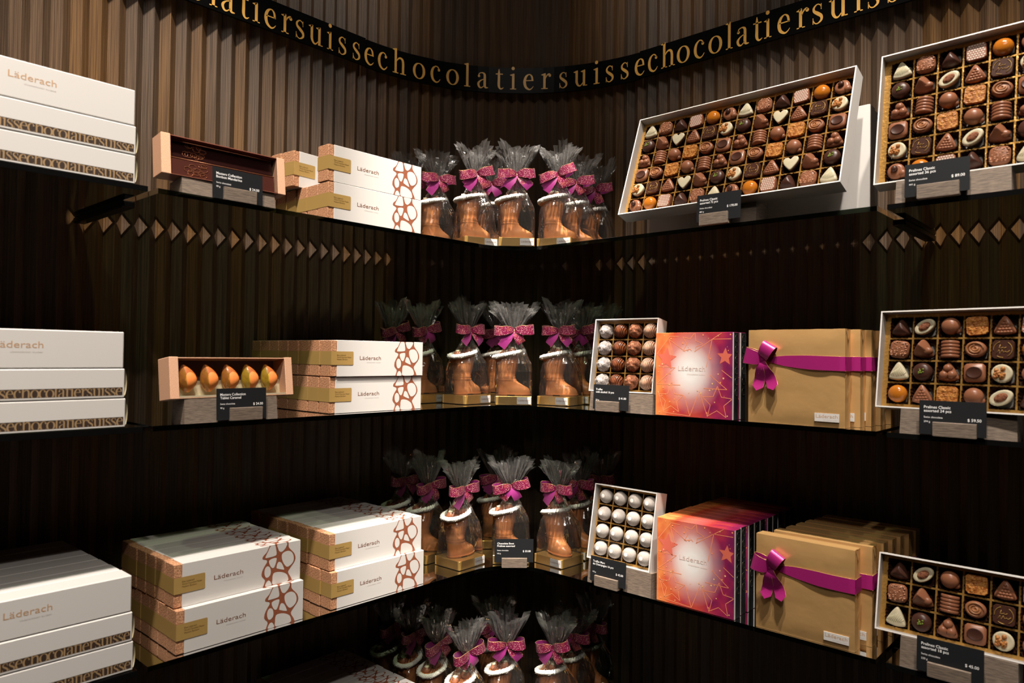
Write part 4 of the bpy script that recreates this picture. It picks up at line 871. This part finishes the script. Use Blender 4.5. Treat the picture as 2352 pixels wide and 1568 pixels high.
def bag_proto(seed):
    rt_ = empty('cellophane_bag'); rnd = random.Random(seed); n = 56; rings = []
    W2, D2 = .0455, .0435; zs = [.0005, .02, .04, .06, .08, .10, .118, .134, .148, .158, .166, .173, .178, .184, .194, .206, .219, .232, .245]
    fw_ = rnd.uniform(.040, .050); ph = [rnd.uniform(0, 6.28) for _ in range(6)]; tall = rnd.uniform(-.004, .012)
    for z in zs:
        ring = []; f = max(0, (z-.178)/.067)
        for k in range(n):
            a = 2*PI*k/n; x, y = math.cos(a), math.sin(a)
            if z <= .178:
                t_ = max(0, (z-.085)/.093); sq = 7-4.6*min(1, z/.12); q = (abs(x)**sq+abs(y)**sq)**(-1/sq)
                s_ = (1-t_*t_*(3-2*t_)); wx = .0075+(W2-.0075-.035*max(0, z)*.25)*s_; wy = .0065+(D2-.0065-.06*z*.3)*s_
                px, py = x*q*wx, y*q*wy; pl = .0035*min(1, t_*1.6)*(1 if k % 2 else -1)*(1-abs(t_-.6)*.6); cr = .0022*(.3+min(1, z/.05)*.7)
            else:
                px, py = x*(.0075+(fw_)*f**.75), y*(.0065+(.017+.006*math.sin(ph[3]))*f**.8); pl = (.002+.0055*f)*(1 if k % 2 else -1)*(1+.4*math.sin(k*1.3+ph[0])); cr = .003*f
            nn = noise.noise_vector(Vector((px*38+seed*3.1, py*38, z*42)))
            zz = z+(tall*f if f else 0)+(f**3)*(.010*math.sin(3*a+ph[1])+.006*math.sin(5*a+ph[2])-.006*abs(x))
            if k % 2 == 0 and f > .99: zz -= .004
            ring.append((px+x*pl+nn.x*cr*1.6, py+y*pl+nn.y*cr*1.6, zz+nn.z*cr*.7))
        rings.append(ring)
    b = MB(); b.loft(rings[:13], 0, False, False, False); b.loft(rings[12:], 1, False, False, False)
    for _ in range(26):                                        # folds that catch the light
        z = rnd.uniform(.03, .15); a = rnd.uniform(0, 2*PI); x, y = math.cos(a), math.sin(a); s_ = 1-max(0, (z-.085)/.093)**1.3*.8
        p = Vector((x*W2*.93*s_, y*D2*.93*s_, z)); d = Vector((-y, x, rnd.uniform(-1.5, 1.5))).normalized()*rnd.uniform(.006, .016); o_ = Vector((x, y, 0))*.0022
        b.add([p-d, p+o_+d*.1, p+d, p+o_*.2-d*.1], [[0, 1, 3], [1, 2, 3]])
    for _ in range(22):                                        # long gathered pleats in the fan above the bow
        a = rnd.uniform(0, 2*PI); x, y = math.cos(a), math.sin(a); l = rnd.uniform(.5, 1.0); k_ = rnd.uniform(.5, .95); wv = Vector((-y, x*.6, 0))*rnd.uniform(.0012, .0028)
        p0 = Vector((x*.006, y*.005, .181)); p1 = Vector((x*fw_*k_*l**.8, y*.018*k_*l, .181+.064*l)); pm = p0.lerp(p1, .5)+Vector((x*.004, y*.002, -.002)); o_ = Vector((x, y, .2))*.0012
        b.add([p0, pm-wv+o_, pm+wv, p1-wv*1.6, p1+wv*1.6+o_*2], [[0, 1, 2], [2, 1, 3, 4]], 1)
    b.build('film', [M_cello, M_fan], rt_)
    b = MB(); b.box(-.043, .043, -.041, .041, .0008, .0215, 0, bev=.0006); b.build('gold_base', M_goldcard, rt_)
    b = MB(); b.box(.008, .0415, -.0420, -.0412, .0030, .0198, 0); logo(b, .0105, .0100, .028, -.0421, 1, 2); b.build('brand_tag', [M_white, M_logo, M_grey], rt_)
    k0 = Vector((0, -.009, .179)); b = MB(); b.sphere(k0, .004, 2, 8, 6, sc=(.9, .9, 1.3)); bow = b.build('bow', [M_dots, M_satin, M_gthread], rt_)
    def loop(sg, rx, rot, w0, seed2):
        pts = []; b = MB()
        for k in range(15):
            a = 2*PI*k/14; l = (1-math.cos(a))/2; q = Vector((sg*l*rx*math.cos(rot), -.012*math.sin(a)-.004*l, l*rx*math.sin(rot)+.002*math.sin(a*2))); pts.append(k0+q)
        ribbon(b, pts if sg > 0 else pts, w0, 0 if sg > 0 else 1, 1 if sg > 0 else 0, up=(-sg*math.sin(rot), 0, math.cos(rot)), widths=[.006+(w0-.006)*min(1, math.sin(PI*k/14)*1.6) for k in range(15)])
        b.build('ribbon_loop', [M_dots, M_satin, M_gthread], bow)
    loop(1, .047+rnd.uniform(-.004, .004), rnd.uniform(-.05, .45), .022, 1); loop(-1, .045+rnd.uniform(-.004, .004), rnd.uniform(-.15, .3), .021, 2)
    for sg, mi in ((1, rnd.randrange(2)), (-1, rnd.randrange(2)), (rnd.choice((-1, 1)), 1)):
        dx, dz = sg*rnd.uniform(.016, .036), -rnd.uniform(.026, .042); m_ = 9; b = MB()
        pts = [k0+Vector((dx*t_/m_, -.002-.007*math.sin(t_/m_*2.4), dz*(t_/m_)**1.1)) for t_ in range(m_+1)]; ribbon(b, pts, .02, mi, 1-mi, up=(1, 0, .8*sg), widths=[.006+.015*min(1, t_/4) for t_ in range(m_+1)]); b.build('ribbon_tail', [M_dots, M_satin, M_gthread], bow)
    return Proto(rt_)
bootp = boot_proto(); bags = [bag_proto(s) for s in (1, 2, 3, 4, 5)]
BOOTS = [  # x, y, bag rotation, boot turn, wording
 (0, 1.250, 1.262, -.35, 0, 'front one beside the cartons, top shelf'), (0, 1.222, 1.372, -.2, 0, 'second in line beside the cartons, top shelf'), (0, 1.203, 1.462, -.1, 0, 'rearmost in line beside the cartons, top shelf'),
 (0, 1.320, 1.188, -.80, 0, 'middle one at the shelf curve, top shelf'), (0, 1.352, 1.305, -.7, -.3, 'hidden behind the middle one, top shelf'),
 (0, 1.385, 1.105, -1.22, .3, 'front one on the praline box side, top shelf'), (0, 1.478, 1.118, -1.3, .3, 'second in line on the praline box side, top shelf'), (0, 1.572, 1.128, -1.3, .3, 'rearmost in line on the praline box side, top shelf'),
 (1, 1.256, 1.288, -.02, 0, 'front one beside the cartons, second shelf'), (1, 1.198, 1.385, 0, 0, 'second in line beside the cartons, second shelf'), (1, 1.175, 1.478, .0, 0, 'rearmost in line beside the cartons, second shelf'),
 (1, 1.322, 1.192, -.82, 0, 'middle one at the shelf curve, second shelf'), (1, 1.385, 1.300, -.7, -.4, 'hidden behind the middle one, second shelf'),
 (1, 1.405, 1.110, -1.40, .25, 'front one on the praline box side, second shelf'), (1, 1.495, 1.112, -1.45, .25, 'second in line on the praline box side, second shelf'), (1, 1.585, 1.110, -1.5, .3, 'rearmost in line on the praline box side, second shelf'),
 (2, 1.212, 1.258, .03, 0, 'front one beside the cartons, third shelf'), (2, 1.190, 1.352, .05, -.9, 'second in line beside the cartons, third shelf'), (2, 1.185, 1.446, .1, -.4, 'rearmost in line beside the cartons, third shelf'),
 (2, 1.325, 1.198, -.80, 0, 'middle front boot, behind the price card, third shelf'), (2, 1.402, 1.318, -.7, -.4, 'hidden behind the middle one, third shelf'),
 (2, 1.390, 1.098, -1.60, -.25, 'front one on the praline box side, third shelf'), (2, 1.482, 1.104, -1.5, .2, 'second in line on the praline box side, third shelf'), (2, 1.575, 1.104, -1.5, .3, 'rearmost in line on the praline box side, third shelf'),
 (3, 1.212, 1.232, -.1, 0, 'front one beside the cartons, bottom shelf'), (3, 1.203, 1.324, 0, 0, 'second in line beside the cartons, bottom shelf'), (3, 1.200, 1.414, .1, .1, 'third in line beside the cartons, bottom shelf'), (3, 1.196, 1.502-.006, .1, -.4, 'rearmost in line beside the cartons, bottom shelf'),
 (3, 1.316, 1.198, -.8, 0, 'middle one at the shelf curve, bottom shelf'), (3, 1.385, 1.305, -.7, -.4, 'half hidden behind the middle one, bottom shelf'),
 (3, 1.385, 1.100, -1.45, 0, 'front one on the praline box side, bottom shelf'), (3, 1.475, 1.112, -1.4, .2, 'second in line on the praline box side, bottom shelf'), (3, 1.565, 1.118, -1.5, .3, 'rearmost in line on the praline box side, bottom shelf')]
for k, (sh, x, y, ra, bt, words) in enumerate(BOOTS):
    m = T(x, y, ZS[sh]+.0003) @ RZ(ra)
    bags[k % 5].put(m, 'cellophane gift bag with plum bow, '+words, 'gift bag', 'cellophane gift bags')
    bootp.put(m @ T(-.002, 0, .0220) @ RZ(bt), 'chocolate boot with white rim, '+words, 'chocolate boot', 'chocolate boots in the corner')
